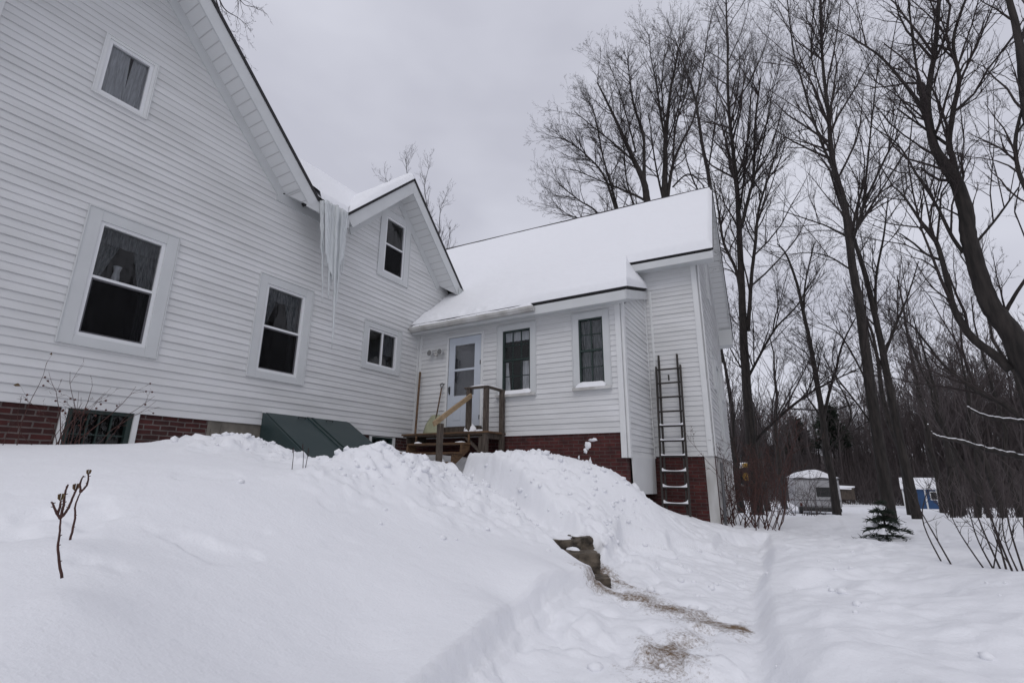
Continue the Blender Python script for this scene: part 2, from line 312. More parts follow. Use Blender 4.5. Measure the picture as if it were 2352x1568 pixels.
PATH = [(-3, -.9), (-2.5, 1.0), (0.6, 1.35), pxy(1010, 1650, 2.9), pxy(1093, 1568, 3.36), pxy(1175, 1479, 3.95), pxy(1250, 1422, 4.45), pxy(1307, 1390, 4.8), pxy(1362, 1356, 5.2), pxy(1366, 1325, 5.65), pxy(1415, 1290, 6.8), pxy(1430, 1262, 7.5), pxy(1535, 1262, 7.65), pxy(1540, 1274, 7.95), pxy(1640, 1262, 8.3),
        pxy(1655, 1245, 9.4), pxy(1760, 1236, 10.2), pxy(1765, 1290, 7.6), pxy(1750, 1350, 6.0), pxy(1758, 1420, 5.0), pxy(1768, 1500, 4.15), pxy(1790, 1600, 3.6), (0, -.55)]
TRENCH = [(5.1, 2.05), (5.45, 1.85), (5.95, 2.25), (6.35, 3.05), (6.85, 4.15), (7.35, 5.2), (7.75, 5.5), (8.3, 5.6), (8.3, 7.2), (7.0, 7.2), (6.85, 5.7), (6.4, 4.7), (5.85, 3.5), (5.4, 2.65)]
def ground_z(x, y, detail=True):
    h = H_(x, y); f = floor_(x, y)
    if detail:
        wob = .10*fbm(x*1.3, y*1.3, 3)+.025*fbm(x*6, y*6, 2)
        h = h+.035*fbm(x*.7, y*.7, 3)*sstep(0, 3, np.hypot(x, y))
        mL = sstep(1.9, .9, np.hypot((x-5.15)/1.2, (y-4.45)/.95))       # shovelled heap left of the trench
        mR = sstep(2.9, 1.4, np.hypot((x-7.3)/1.0, (y-3.6)/1.15))       # shovelled heap in front of the wing
        mB = sstep(1.3, .5, np.hypot(x-3.9, y-6.2))
        m = np.clip(mL+mR+mB, 0, 1)*sstep(.0, .35, fbm(x*.9+4, y*.9, 2)+.45)
        cl = np.maximum(0, fbm(x*3.2, y*3.2, 3)+.05)
        h = h+m*(.10*cl-.03+.035*fbm(x*9, y*9, 3)+.05*sstep(.20, .32, fbm(x*5.2+9, y*5.2, 2))+.018*sstep(.18, .3, fbm(x*10+3, y*10, 2)))
        far = sstep(4.5, 1.5, np.abs(y-.2-.0*x-1.0+.25*(x-8)))*sstep(6, 8, x)*sstep(14, 11, x)
        h = h+far*.04*fbm(x*4, y*4, 3)
        # pitted patches / old footprints
        pit = sstep(.30, .55, fbm(x*3.7+50, y*3.7+9, 2))
        zone = sstep(.0, .3, fbm(x*.55+20, y*.55, 2)+.1)*sstep(-.2, -1.0, y-0*x)+.8*sstep(1.6, .5, np.hypot((x-1.7)/1.5, (y-3.9)/.7))
        h = h-.045*pit*np.clip(zone, 0, 1)
        # ploughed ridge beside the path
        rd = y-(-.42+.0*x); h = h+.075*fbm(x*2.9, y*2.9, 4)*np.exp(-(rd/1.1)**2)*sstep(2, 4, x)
    else: wob = 0
    d1 = poly_sd(x, y, PATH)+wob*.22; d2 = poly_sd(x, y, TRENCH)+wob*.3
    f2 = f+(.030*fbm(x*1.9, y*1.9, 3)+.030*fbm(x*7, y*7, 3)+.05*sstep(.2, .35, fbm(x*3.3, y*3.3, 2))*sstep(-.2, .2, fbm(x*1.1+5, y*1.1, 2))-.035*sstep(.25, .4, fbm(x*3.9+40, y*3.9, 2)) if detail else 0)
    m1 = .78*sstep(.02, -.03, d1)+.22*sstep(-.07, -.11, d1); 
    # ledge halfway down the left bank edge
    wr = sstep(.55, .30, y-.087*x) if detail else 0
    m1 = m1*(1-wr)+sstep(.10, -.12, d1)*wr
    z = h*(1-m1)+np.minimum(h, f2)*m1
    m2 = sstep(.06, -.12, d2); z = z*(1-m2)+np.minimum(z, f2)*m2
    return z
def gz(x, y): return float(ground_z(np.array([float(x)]), np.array([float(y)]))[0])
def axis_pts(a, b, step, lo, hi, g=1.09):
    c = list(np.arange(a, b, step)); s_ = step; p = b
    while p < hi: c.append(p); s_ *= g; p += s_
    s_ = step; p = a-step; pre = []
    while p > lo: pre.append(p); s_ *= g; p -= s_
    return np.array(pre[::-1]+c)
gx = axis_pts(1.2, 11.2, .028, -500, 700); gy = axis_pts(-3.0, 7.9, .028, -500, 500)
GX, GY = np.meshgrid(gx, gy, indexing='ij'); GZ = ground_z(GX, GY)
# far land levels out and rises a little under the woods
rr_ = np.hypot(GX, GY); k_ = sstep(60, 90, rr_); GZ = GZ*(1-k_)+(-2.4+.03*(rr_-60)*.6)*k_
nx_, ny_ = GX.shape; idx = np.arange(nx_*ny_).reshape(nx_, ny_)
F = np.stack([idx[:-1, :-1], idx[1:, :-1], idx[1:, 1:], idx[:-1, 1:]], -1).reshape(-1, 4)
ground = mesh_np('ground', np.stack([GX, GY, GZ], -1).reshape(-1, 3), F, M['ground_snow'], smooth=True)
tag(ground, None, None, kind='structure')
# broken lumps of shovelled snow
_r = np.random.RandomState(31); CV = []; CF_ = []; co = 0
_ico = [(0, 0, 1)]+[(math.cos(a)*.9, math.sin(a)*.9, .42) for a in np.arange(5)*2*math.pi/5]+[(math.cos(a)*.9, math.sin(a)*.9, -.42) for a in np.arange(5)*2*math.pi/5+.63]+[(0, 0, -1)]
_icf = [(0, 1+i, 1+(i+1) % 5) for i in range(5)]+[(1+i, 6+i, 1+(i+1) % 5) for i in range(5)]+[(1+(i+1) % 5, 6+i, 6+(i+1) % 5) for i in range(5)]+[(11, 6+(i+1) % 5, 6+i) for i in range(5)]
for (cx_, cy_, sx_, sy_, n_) in ((5.2, 4.55, .75, .45, 150), (5.9, 3.7, .5, .6, 60), (7.4, 3.7, .45, .9, 130), (3.9, 6.25, .5, .25, 45), (7.0, 2.6, .7, .45, 60), (4.4, 3.4, .6, .3, 10), (6.5, 1.2, 1.4, .25, 30), (5.5, -.3, 1.8, .4, 30)):
    for _ in range(n_):
        x_, y_ = _r.normal(cx_, sx_), _r.normal(cy_, sy_); rr = .012+.045*_r.rand()**2.5
        if _r.rand() < .06: rr *= 1.8
        z_ = gz(x_, y_); V_ = np.array(_ico)*(1+_r.uniform(-.28, .28, (12, 3)))*rr*np.array([1, 1, .75]); a_ = _r.rand()*6.28
        V_ = np.stack([V_[:, 0]*math.cos(a_)-V_[:, 1]*math.sin(a_)+x_, V_[:, 0]*math.sin(a_)+V_[:, 1]*math.cos(a_)+y_, V_[:, 2]+z_+rr*.15], -1); CV.append(V_); CF_.append(np.array(_icf)+co); co += 12
clods = mesh_np('snow_clods', np.vstack(CV), np.vstack(CF_), M['snow']); clods.data.polygons.foreach_set('use_smooth', [True]*len(clods.data.polygons)); tag(clods, 'small broken lumps of shovelled snow scattered over the banks', 'snow', kind='stuff')
# sand and leaf grit scattered on the trodden path
def seg_d(x, y, a, b):
    ex, ey = b[0]-a[0], b[1]-a[1]; t = np.clip(((x-a[0])*ex+(y-a[1])*ey)/(ex*ex+ey*ey), 0, 1)
    return np.hypot(x-a[0]-ex*t, y-a[1]-ey*t)
g = np.zeros(GX.shape)
c0 = pxy(1540, 1530, 3.85); g = np.maximum(g, 1-np.hypot((GX-c0[0])/.90, (GY-c0[1])/.40)**1.2)
c0 = pxy(1490, 1560, 3.62); g = np.maximum(g, .85-np.hypot((GX-c0[0])/.3, (GY-c0[1])/.4))
pl = [pxy(1385, 1338, 5.3), pxy(1470, 1360, 5.05), pxy(1560, 1388, 4.85), pxy(1640, 1415, 4.72), pxy(1735, 1448, 4.65)]
for i in range(4): g = np.maximum(g, .84-seg_d(GX, GY, pl[i], pl[i+1])/(.80 if i else .7))
g = np.maximum(g, 1.1-seg_d(GX, GY, pxy(1690, 1436, 4.66), pxy(1730, 1448, 4.63))/.22)
g = np.maximum(g, .75-seg_d(GX, GY, pxy(1400, 1310, 5.7), pxy(1500, 1335, 5.45))/.3)
g = np.maximum(g, 1.3-np.hypot(GX-5.45, GY-2.15)/.35)
g = g*sstep(.02, .16, GY-.087*GX)
vc = ground.data.color_attributes.new('grit', 'FLOAT_COLOR', 'POINT')
gg = np.clip(g, 0, 1).reshape(-1); vc.data.foreach_set('color', np.stack([gg, gg, gg, np.ones_like(gg)], -1).astype(np.float32).ravel())

# ================================================================== HOUSE
class Fr:                              # a wall plane: s along it, z up, o outwards
    def __init__(s, o, es, eo): s.o = np.array([*o, 0.]); s.es = np.array([*es, 0.]); s.eo = np.array([*eo, 0.])
    def p(s, a, z, out=0): q = s.o+s.es*a+s.eo*out; return (q[0], q[1], z)
    def box(s, mb, a0, a1, z0, z1, o0, o1):
        mb.hexa([s.p(a0, z0, o1), s.p(a1, z0, o1), s.p(a1, z0, o0), s.p(a0, z0, o0), s.p(a0, z1, o1), s.p(a1, z1, o1), s.p(a1, z1, o0), s.p(a0, z1, o0)])
XB, YA = 8.755, 7.658
TH = R(2.98)
FA = Fr((0, YA), (1, 0), (0, -1)); FB = Fr((XB, 0), (0, 1), (-1, 0)); FRET = Fr((0, 2.67), (1, 0), (0, -1))
ex = (math.cos(TH), math.sin(TH)); ey = (-math.sin(TH), math.cos(TH)); W0 = (10.66, 1.5)
FW = Fr(W0, ey, (-ex[0], -ex[1])); FG = Fr(W0, ex, (-ey[0], -ey[1]))
def wl(u, v, z): return (W0[0]+ex[0]*u+ey[0]*v, W0[1]+ex[1]*u+ey[1]*v, z)
def siding(fr, z0, z1, lim, holes=(), e=.102, name='siding', parent=None):
    mb = MB(); z = z0; rs = random.Random(5)
    while z < z1-1e-6:
        t = min(z+e, z1); cuts = [z, t]
        for h in holes:
            for q in (h[2], h[3]):
                if z+1e-4 < q < t-1e-4: cuts.append(q)
        cuts = sorted(cuts)
        for zb, zt in zip(cuts[:-1], cuts[1:]):
            lb, lt = lim(zb), lim(zt)
            if lb is None or lt is None: continue
            mid = (zb+zt)/2; iv = [(lb[0], lb[1], lt[0], lt[1])]
            for h in holes:
                if h[2] < mid < h[3]:
                    nv = []
                    for a, b, c, d in iv:
                        if h[1] <= a or h[0] >= b: nv.append((a, b, c, d)); continue
                        if h[0] > a: nv.append((a, h[0], c, h[0]))
                        if h[1] < b: nv.append((h[1], b, h[1], d))
                    iv = nv
            hk = .022 if int(round((z-z0)/e)) % 2 == 0 else .016
            ob = hk-(hk-.005)*(zb-z)/e; ot = hk-(hk-.005)*(zt-z)/e
            for a, b, c, d in iv:
                if b-a < .005: continue
                mb.poly([fr.p(a, zb, ob), fr.p(b, zb, ob), fr.p(d, zt, ot), fr.p(c, zt, ot)])
                if zb == z:
                    mb.poly([fr.p(a, zb, 0.004), fr.p(b, zb, .004), fr.p(b, zb, ob), fr.p(a, zb, ob)])
                    # the small drop nose of each course
                    mb.poly([fr.p(a, zb-.006, ob-.004), fr.p(b, zb-.006, ob-.004), fr.p(b, zb, ob), fr.p(a, zb, ob)])
        z += e
    return mb.build(name, M['siding'], parent)
house = thing('house', 'white clapboard farmhouse with steep gables, brick foundation and a lower side wing', 'house', (6, 9, 0))

# ---- openings (outer casing rectangles: s0,s1,z0,z1)
OA = dict(big=(2.17, 3.25, 1.51, 3.33), second=(4.58, 5.635, 1.50, 3.28), attic=(1.89, 2.52, 4.92, 5.86), slider=(6.97, 8.08, 2.09, 3.10), upper=(7.19, 8.16, 4.23, 5.90))
OB = dict(w1=(4.51, 5.43, 1.52, 3.085), w2=(2.92, 3.67, 1.53, 3.085), door=(5.80, 6.81, .80, 3.05))
def window(fr, r, cas, style, label, curtain, sashmat='sash_white', casmat='trim', hdr=None, seed=0, sill=True, parent=house, depth=.9):
    a0, a1, z0, z1 = r; rs = random.Random(seed); h = hdr if hdr else cas
    mb = MB(); fr.box(mb, a0, a0+cas, z0, z1, -.02, .032); fr.box(mb, a1-cas, a1, z0, z1, -.02, .032)
    fr.box(mb, a0+cas, a1-cas, z1-h, z1, -.02, .030); fr.box(mb, a0+cas, a1-cas, z0, z0+cas*.75, -.02, .030)
    # thin lip around the casing
    fr.box(mb, a0-.016, a0-.001, z0-.016, z1+.016, -.01, .040); fr.box(mb, a1+.001, a1+.016, z0-.016, z1+.016, -.01, .040)
    fr.box(mb, a0-.001, a1+.001, z1+.001, z1+.016, -.01, .040); fr.box(mb, a0-.001, a1+.001, z0-.016, z0-.001, -.01, .045)
    win = mb.build('window', M[casmat], parent, bevel=.003); win['label'] = label
    i0, i1, j0, j1 = a0+cas, a1-cas, z0+cas*.75, z1-h
    fm = MB(); t = .045 if sashmat == 'sash_white' else .028
    fr.box(fm, i0, i0+t, j0, j1, -.07, .012); fr.box(fm, i1-t, i1, j0, j1, -.07, .012); fr.box(fm, i0+t, i1-t, j1-t, j1, -.07, .012); fr.box(fm, i0+t, i1-t, j0, j0+t*1.1, -.07, .012)
    jm = (j0+j1)/2+.02
    if style in ('hung', 'grid12', 'grid8'): fr.box(fm, i0+t, i1-t, jm-.018, jm+.018, -.05, .004)
    if style == 'slide': fr.box(fm, (i0+i1)/2-.02, (i0+i1)/2+.02, j0+t, j1-t, -.05, .004)
    if style == 'grid12':
        for k in (1, 2): q = i0+t+(i1-i0-2*t)*k/3; fr.box(fm, q-.008, q+.008, j0+t, j1-t, -.045, -.012)
        for zq in (j0+(jm-j0)*.5, jm+(j1-jm)*.5): fr.box(fm, i0+t, i1-t, zq-.008, zq+.008, -.044, -.013)
    if style == 'grid8':
        q = (i0+i1)/2; fr.box(fm, q-.012, q+.012, j0+t, j1-t, -.045, -.012)
        for zq in (j0+(jm-j0)*.52, jm+(j1-jm)*.5): fr.box(fm, i0+t, i1-t, zq-.008, zq+.008, -.044, -.013)
    sub(fm.build('sash_frame', M[sashmat], None), win)
    if style == 'hung':
        sm = MB(); fr.box(sm, i0+t, i0+t+.02, j0+t*1.1, jm-.018, -.045, -.004); fr.box(sm, i1-t-.02, i1-t, j0+t*1.1, jm-.018, -.045, -.004)
        fr.box(sm, i0+t, i1-t, j0+t*1.1, j0+t*1.1+.022, -.046, -.005); fr.box(sm, i0+t, i1-t, jm-.04, jm-.018, -.046, -.005)
        scf = sub(sm.build('screen_frame', M['screen'], None), win)
        ss = MB(); ss.poly([fr.p(i0+t+.02, j0+t*1.1+.022, -.02), fr.p(i1-t-.02, j0+t*1.1+.022, -.02), fr.p(i1-t-.02, jm-.04, -.02), fr.p(i0+t+.02, jm-.04, -.02)])
        sub(ss.build('insect_screen', M['mesh'], None), win)
    gm = MB(); gm.poly([fr.p(i0+t, j0+t, -.028), fr.p(i1-t, j0+t, -.028), fr.p(i1-t, j1-t, -.028), fr.p(i0+t, j1-t, -.028)])
    sub(gm.build('pane', M['glass'], None), win)
    rm = MB(); q0, q1, r0, r1 = i0-.05, i1+.05, j0-.05, j1+.05; B = -depth
    rm.poly([fr.p(q0, r0, B), fr.p(q1, r0, B), fr.p(q1, r1, B), fr.p(q0, r1, B)])
    for (s0, t0), (s1, t1) in (((q0, r0), (q1, r0)), ((q1, r0), (q1, r1)), ((q1, r1), (q0, r1)), ((q0, r1), (q0, r0))):
        rm.poly([fr.p(s0, t0, -.055), fr.p(s1, t1, -.055), fr.p(s1, t1, B), fr.p(s0, t0, B)])
    sub(rm.build('dark_interior', M['room'], None), win)
    def cloth(edge, zlo, zhi, a, b, mat='curtain', o=-.12):
        # pleated cloth: edge(t) gives left/right limits at height fraction t (0 bottom)
        nz2, ns = 14, 26; v = []; f = []
        for i in range(nz2+1):
            t_ = i/nz2; l_, r_ = edge(t_)
            for j in range(ns+1):
                s_ = j/ns; v.append(fr.p(l_+(r_-l_)*s_, zlo+(zhi-zlo)*t_, o+.014*math.sin(s_*34+seed)+.008*math.sin(s_*57+t_*3)))
        for i in range(nz2):
            for j in range(ns): k = i*(ns+1)+j; f.append((k, k+1, k+ns+2, k+ns+1))
        cm = MB(); cm.v = v; cm.f = f; sub(cm.build('curtain', M[mat], None, smooth=True), win)
    wdt = i1-i0
    if curtain == 'tied':              # swag drawn to both sides plus top valance
        cloth(lambda t_: (i0, i0+wdt*(.08+.40*max(0, t_-.35)/.65)), j0, j1, 0, 0)
        cloth(lambda t_: (i1-wdt*(.20+.30*max(0, t_-.45)/.55), i1), j0, j1, 0, 0)
        cloth(lambda t_: (i0, i1), j1-.16*(j1-j0), j1, 0, 0, o=-.09)
    if curtain == 'closed':
        cloth(lambda t_: (i0, i0+wdt*(.52+.06*(1-t_))), j0, j1, 0, 0, 'curtain_light', -.06); cloth(lambda t_: (i0+wdt*(.60-.06*(1-t_)), i1), j0, j1, 0, 0, 'curtain_light', -.075)
    if curtain == 'side':
        cloth(lambda t_: (i1-wdt*.36, i1), jm-.1, j1, 0, 0)
    if curtain == 'cafe':              # valance above, pair drawn aside below
        cloth(lambda t_: (i0, i1), j1-.22, j1, 0, 0, 'curtain_light', -.10)
        cloth(lambda t_: (i0+.02, i0+wdt*(.36)), j0, jm-.02, 0, 0, 'curtain_light'); cloth(lambda t_: (i1-wdt*(.10+.10*(1-t_)), i1), j0, jm-.02, 0, 0, 'curtain_light')
    if curtain == 'sheer':
        cloth(lambda t_: (i0+wdt*.05, i0+wdt*.50), j0, j1, 0, 0, 'curtain'); cloth(lambda t_: (i0+wdt*.50, i1), j0, j1, 0, 0, 'curtain')
    return win
def sub(o, p):
    o.parent = p; o.matrix_parent_inverse = inv_world(p); return o
g1r = lambda z: 9.60-z          # right limit of wall under main gable soffit
def limA(z):                    # visible span of the long wall at height z
    hi = 10.25
    if z <= 4.80: return (-1.0, hi)
    return (min(-.2, 0)+(z-4.8)*1.0-.2, max(g1r(z), -.5)) if z < 7.1 else None
def limG2(z):
    if z < 4.80: return None
    a, b = z+1.38, 14.02-z
    return (a, b) if b > a else None
def limG1(z):
    if z < 4.80: return None
    a, b = z-5.0, 9.58-z
    return (a, b) if b > a else None
holesA = [tuple(OA[k]) for k in OA]
siding(FA, .735, 4.83, lambda z: (-1.0, 10.25), holesA+[(4.96, 6.78, .70, .925)], e=.105, parent=house, name='wall_siding')
siding(FA, 4.83, 7.35, limG1, holesA, e=.105, parent=house, name='gable_siding')
siding(FA, 4.83, 6.43, limG2, holesA, e=.105, parent=house, name='gable_siding')
# a solid backing so that no light leaks between the boards
window(FA, OA['big'], .145, 'hung', 'large double-hung window with lace curtains tied to both sides', 'tied', seed=1)
window(FA, OA['second'], .14, 'hung', 'narrower double-hung window nearer the cellar doors', 'tied', seed=2)
window(FA, OA['attic'], .038, 'single', 'small attic window with closed pale curtains', 'closed', seed=3, casmat='white')
window(FA, OA['slider'], .115, 'slide', 'small two-pane sliding window', 'side', seed=4)
window(FA, OA['upper'], .16, 'hung', 'upper window under the small gable', 'none', seed=5)
window(FB, OB['w1'], .125, 'grid12', 'wing window beside the porch with white cafe curtains', 'cafe', 'sash_green', seed=6)
window(FB, OB['w2'], .125, 'grid8', 'narrow wing window with dark curtains', 'sheer', 'sash_green', seed=7)
v_ = MB(); v_.tube([(2.66, YA+.16, 2.42+z) for z in (0, .05, .12, .2, .26, .27)], [.035, .05, .045, .035, .05, .052], 14); vase = v_.build('vase', M['curtain_light'], None, smooth=True)
tag(vase, 'pale vase standing behind the glass of the large lace-curtained window', 'vase')
# ---- brick foundation
def wall_slab(fr, a0, a1, z0, z1, o, name, mat, holes=(), parent=house):
    mb = MB(); edges = sorted({a0, a1, *[h[0] for h in holes], *[h[1] for h in holes]})
    for p, q in zip(edges[:-1], edges[1:]):
        hs = [h for h in holes if h[0] <= (p+q)/2 <= h[1]]
        if hs:
            if hs[0][2] > z0: fr.box(mb, p, q, z0, hs[0][2], -.2, o)
        else: fr.box(mb, p, q, z0, z1, -.2, o)
    return mb.build(name, mat, parent)
wall_slab(FA, -1.0, 4.12, -.6, .74, -.01, 'brick_foundation', M['brick'], [(2.38, 3.21, .2)])
wall_slab(FA, 4.121, 5.0, -.6, .74, -.012, 'concrete_foundation', M['concrete'])
wall_slab(FA, 6.7, 8.7, -.6, .74, -.01, 'brick_foundation', M['brick'], [(7.37, 8.12, .1)])
wall_slab(FB, 2.72, 7.66, -1.0, .722, -.012, 'brick_foundation', M['brick_dark'])
wall_slab(FRET, 8.76, 8.97, -1.3, .30, -.04, 'brick_foundation', M['brick_dark'])
wall_slab(FW, 0.01, 1.6, -1.6, .345, -.012, 'brick_foundation', M['brick_dark'])
wall_slab(FG, 0.0, 4.9, -2.2, .345, -.012, 'foundation_wall', M['wetwhite'])
# cellar windows
def cellar(a0, a1, z0, z1, label):
    mb = MB(); FA.box(mb, a0, a0+.06, z0, z1, -.05, .012); FA.box(mb, a1-.06, a1, z0, z1, -.05, .012); FA.box(mb, a0+.06, a1-.06, z1-.008, z1, -.05, .010)
    cw = mb.build('cellar_window', M['white'], house); cw['label'] = label
    mb = MB(); FA.box(mb, a0+.06, a0+.12, z0, z1, -.09, -.02); FA.box(mb, a1-.12, a1-.06, z0, z1, -.09, -.02); FA.box(mb, a0+.12, a1-.12, z1-.05, z1, -.09, -.02)
    for k in (.36, .5, .66): q = a0+(a1-a0)*k; FA.box(mb, q-.009, q+.009, z0, z1-.05, -.085, -.05)
    FA.box(mb, a0+.12, a1-.12, (z0+z1)/2-.0, (z0+z1)/2+.018, -.084, -.051)
    sub(mb.build('sash_frame', M['sash_green'], None), cw)
    mb = MB(); mb.poly([FA.p(a0, z0, -.095), FA.p(a1, z0, -.095), FA.p(a1, z1, -.095), FA.p(a0, z1, -.095)]); sub(mb.build('pane', M['glass'], None), cw)
    mb = MB(); B = -.6
    mb.poly([FA.p(a0, z0, B), FA.p(a1, z0, B), FA.p(a1, z1, B), FA.p(a0, z1, B)]); mb.poly([FA.p(a0, z1, -.1), FA.p(a1, z1, -.1), FA.p(a1, z1, B), FA.p(a0, z1, B)])
    mb.poly([FA.p(a0, z0, -.1), FA.p(a0, z1, -.1), FA.p(a0, z1, B), FA.p(a0, z0, B)]); mb.poly([FA.p(a1, z0, -.1), FA.p(a1, z1, -.1), FA.p(a1, z1, B), FA.p(a1, z0, B)])
    sub(mb.build('dark_interior', M['room'], None), cw)
cellar(2.385, 3.21, .1, .735, 'cellar window behind the rose canes'); cellar(7.37, 8.12, .1, .715, 'cellar window beside the bulkhead')
# ---- trims on the walls
def trim(fr, name, a0, a1, z0, z1, o=.03, mat='white', o0=-.02):
    mb = MB(); fr.box(mb, a0, a1, z0, z1, o0, o); return mb.build(name, M[mat], house, bevel=.002)
trim(FA, 'corner_board', .78, .93, 4.8, 6.0, .03)
trim(FA, 'corner_board', 8.66, 8.73, .70, 3.30, .025)
trim(FB, 'corner_board', 7.56, 7.63, .72, 3.30, .030)
trim(FB, 'corner_board', 2.69, 2.79, .27, 3.23, .031); trim(FRET, 'corner_board', 8.786, 8.90, .27, 3.23, .033)
trim(FRET, 'corner_board', 10.50, 10.56, .30, 3.95, .03); trim(FW, 'corner_board', 1.02, 1.07, .34, 4.0, .03)
trim(FW, 'corner_board', -.02, .13, .345, 4.62, .033); trim(FG, 'corner_board', -.033, .13, .345, 4.62, .033)
# ---- wing walls
siding(FB, .722, 3.27, lambda z: (2.79, 7.58), [tuple(OB[k]) for k in OB], parent=house, name='wall_siding')
siding(FRET, .30, 3.95, lambda z: (8.90, 10.52) if z < 3.2 else (8.9+(z-3.2)*2.2, 10.52), parent=house, name='wall_siding')
siding(FW, .345, 4.62, lambda z: (.13, 1.6) if z < 4.2 else (.13, 1.9), parent=house, name='wall_siding')
def limGE(z):
    if z < 4.0: return (.13, 4.9)
    b = 4.9 if z < 4.1 else 5.0-(z-4.0)*.83
    a = .13 if z < 4.62 else .13+(z-4.62)*.82
    return (a, b) if b > a else None
EH = [(1.2, 1.75, 1.88, 2.77), (2.05, 3.0, .40, 2.75), (3.3, 3.9, 1.9, 2.75), (1.9, 2.6, 4.3, 5.6)]
siding(FG, .345, 7.4, limGE, EH, parent=house, name='gable_siding')
for k, r in enumerate(EH):
    if k == 1:
        mb = MB(); FG.box(mb, r[0], r[0]+.12, r[2], r[3], -.05, .035); FG.box(mb, r[1]-.12, r[1], r[2], r[3], -.05, .035); FG.box(mb, r[0]+.12, r[1]-.12, r[3]-.12, r[3], -.05, .034); FG.box(mb, r[0]+.12, r[1]-.12, r[2], r[3]-.12, -.05, -.01)
        d_ = mb.build('end_door', M['trim'], house); d_['label'] = 'door in the gable end of the wing'
    else: window(FG, r, .10, 'hung', ['window low in the gable end beside the corner', '', 'window beyond the end door', 'window high in the gable end'][k], 'none', seed=20+k)
# hanging panel under the return wall
mb = MB(); mb.hexa([(8.97, 2.655, -.36), (10.5, 2.655, -.40), (10.5, 2.675, -.40), (8.97, 2.675, -.36), (8.92, 2.645, .30), (10.5, 2.645, .30), (10.5, 2.675, .30), (8.92, 2.675, .30)])
mb.build('skirting_panel', M['white'], house, bevel=.004)
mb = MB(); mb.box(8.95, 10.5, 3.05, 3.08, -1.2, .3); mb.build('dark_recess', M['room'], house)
mb = MB(); mb.bar((8.95, 2.69, -.34), (8.98, 2.69, -1.2), .04, .04); mb.build('panel_strut', M['old_wood'], house)
# ---- door
fr = FB; a0, a1 = 5.80, 6.81
mb = MB(); fr.box(mb, a0, a0+.055, .80, 3.05, -.02, .035); fr.box(mb, a1-.055, a1, .80, 3.05, -.02, .035); fr.box(mb, a0+.055, a1-.055, 2.995, 3.05, -.02, .034)
mb.build('door_frame', M['white'], house, bevel=.003)
mb = MB(); d0, d1, zb, zt = 5.87, 6.74, .965, 2.985
w0, w1 = 6.035, 6.585
for q in ((d0, w0, zb, zt), (w1, d1, zb, zt), (w0, w1, 2.80, zt), (w0, w1, 2.20, 2.25), (w0, w1, zb, 1.64)): fr.box(mb, *q, -.02, .018)
for q in ((6.04, 6.25, 1.10, 1.50), (6.37, 6.58, 1.10, 1.50)):
    fr.box(mb, q[0], q[1], q[2], q[2]+.02, .018, .026); fr.box(mb, q[0], q[1], q[3]-.02, q[3], .018, .026); fr.box(mb, q[0], q[0]+.02, q[2]+.02, q[3]-.02, .018, .026); fr.box(mb, q[1]-.02, q[1], q[2]+.02, q[3]-.02, .018, .026)
door = mb.build('door', M['door'], house, bevel=.002)
mb = MB(); mb.poly([fr.p(w0, 1.64, .0), fr.p(w1, 1.64, .0), fr.p(w1, 2.80, .0), fr.p(w0, 2.80, .0)]); sub(mb.build('pane', M['glass'], None), door)
mb = MB(); fr.box(mb, w0-.05, w1+.05, 1.55, 2.9, -.16, -.12); sub(mb.build('inner_door', material('inner_door_paint', (.12, .12, .13), .5), None), door)
mb = MB(); fr.box(mb, 6.675, 6.70, 1.68, 1.86, .018, .032); fr.box(mb, 6.68, 6.695, 1.80, 1.82, .032, .07); mb.tube([fr.p(6.69, 1.84, .06), fr.p(6.685, 1.78, .07), fr.p(6.68, 1.70, .055)], .008, 6)
sub(mb.build('handle', M['black'], None), door)
for zz in (1.1, 2.3):
    mb = MB(); fr.box(mb, 5.855, 5.885, zz, zz+.09, .018, .03); sub(mb.build('hinge', M['metal'], None), door)
mb = MB(); fr.box(mb, 5.80, 6.81, .80, .955, -.02, .06); mb.build('threshold', M['old_wood'], house, bevel=.004)

# ---- roofs --------------------------------------------------------------
def offs(p, n, t): return tuple(np.array(p, float)+np.array(n)*t)
def roof_plane(name, pts, thick, mat='shingle', parent=house):    # slab below the given top surface
    P = [np.array(p, float) for p in pts]; n = np.cross(P[1]-P[0], P[2]-P[0]); n /= np.linalg.norm(n)
    if n[2] < 0: n = -n
    k = len(P); mb = MB(); mb.v = [tuple(p) for p in P]+[tuple(p-n*thick) for p in P]
    mb.f = [tuple(range(k)), tuple(range(2*k-1, k-1, -1))]+[(i, (i+1) % k, k+(i+1) % k, k+i) for i in range(k)]
    return mb.build(name, M[mat], parent)
YR = 7.18                               # rake edge of the two front gables
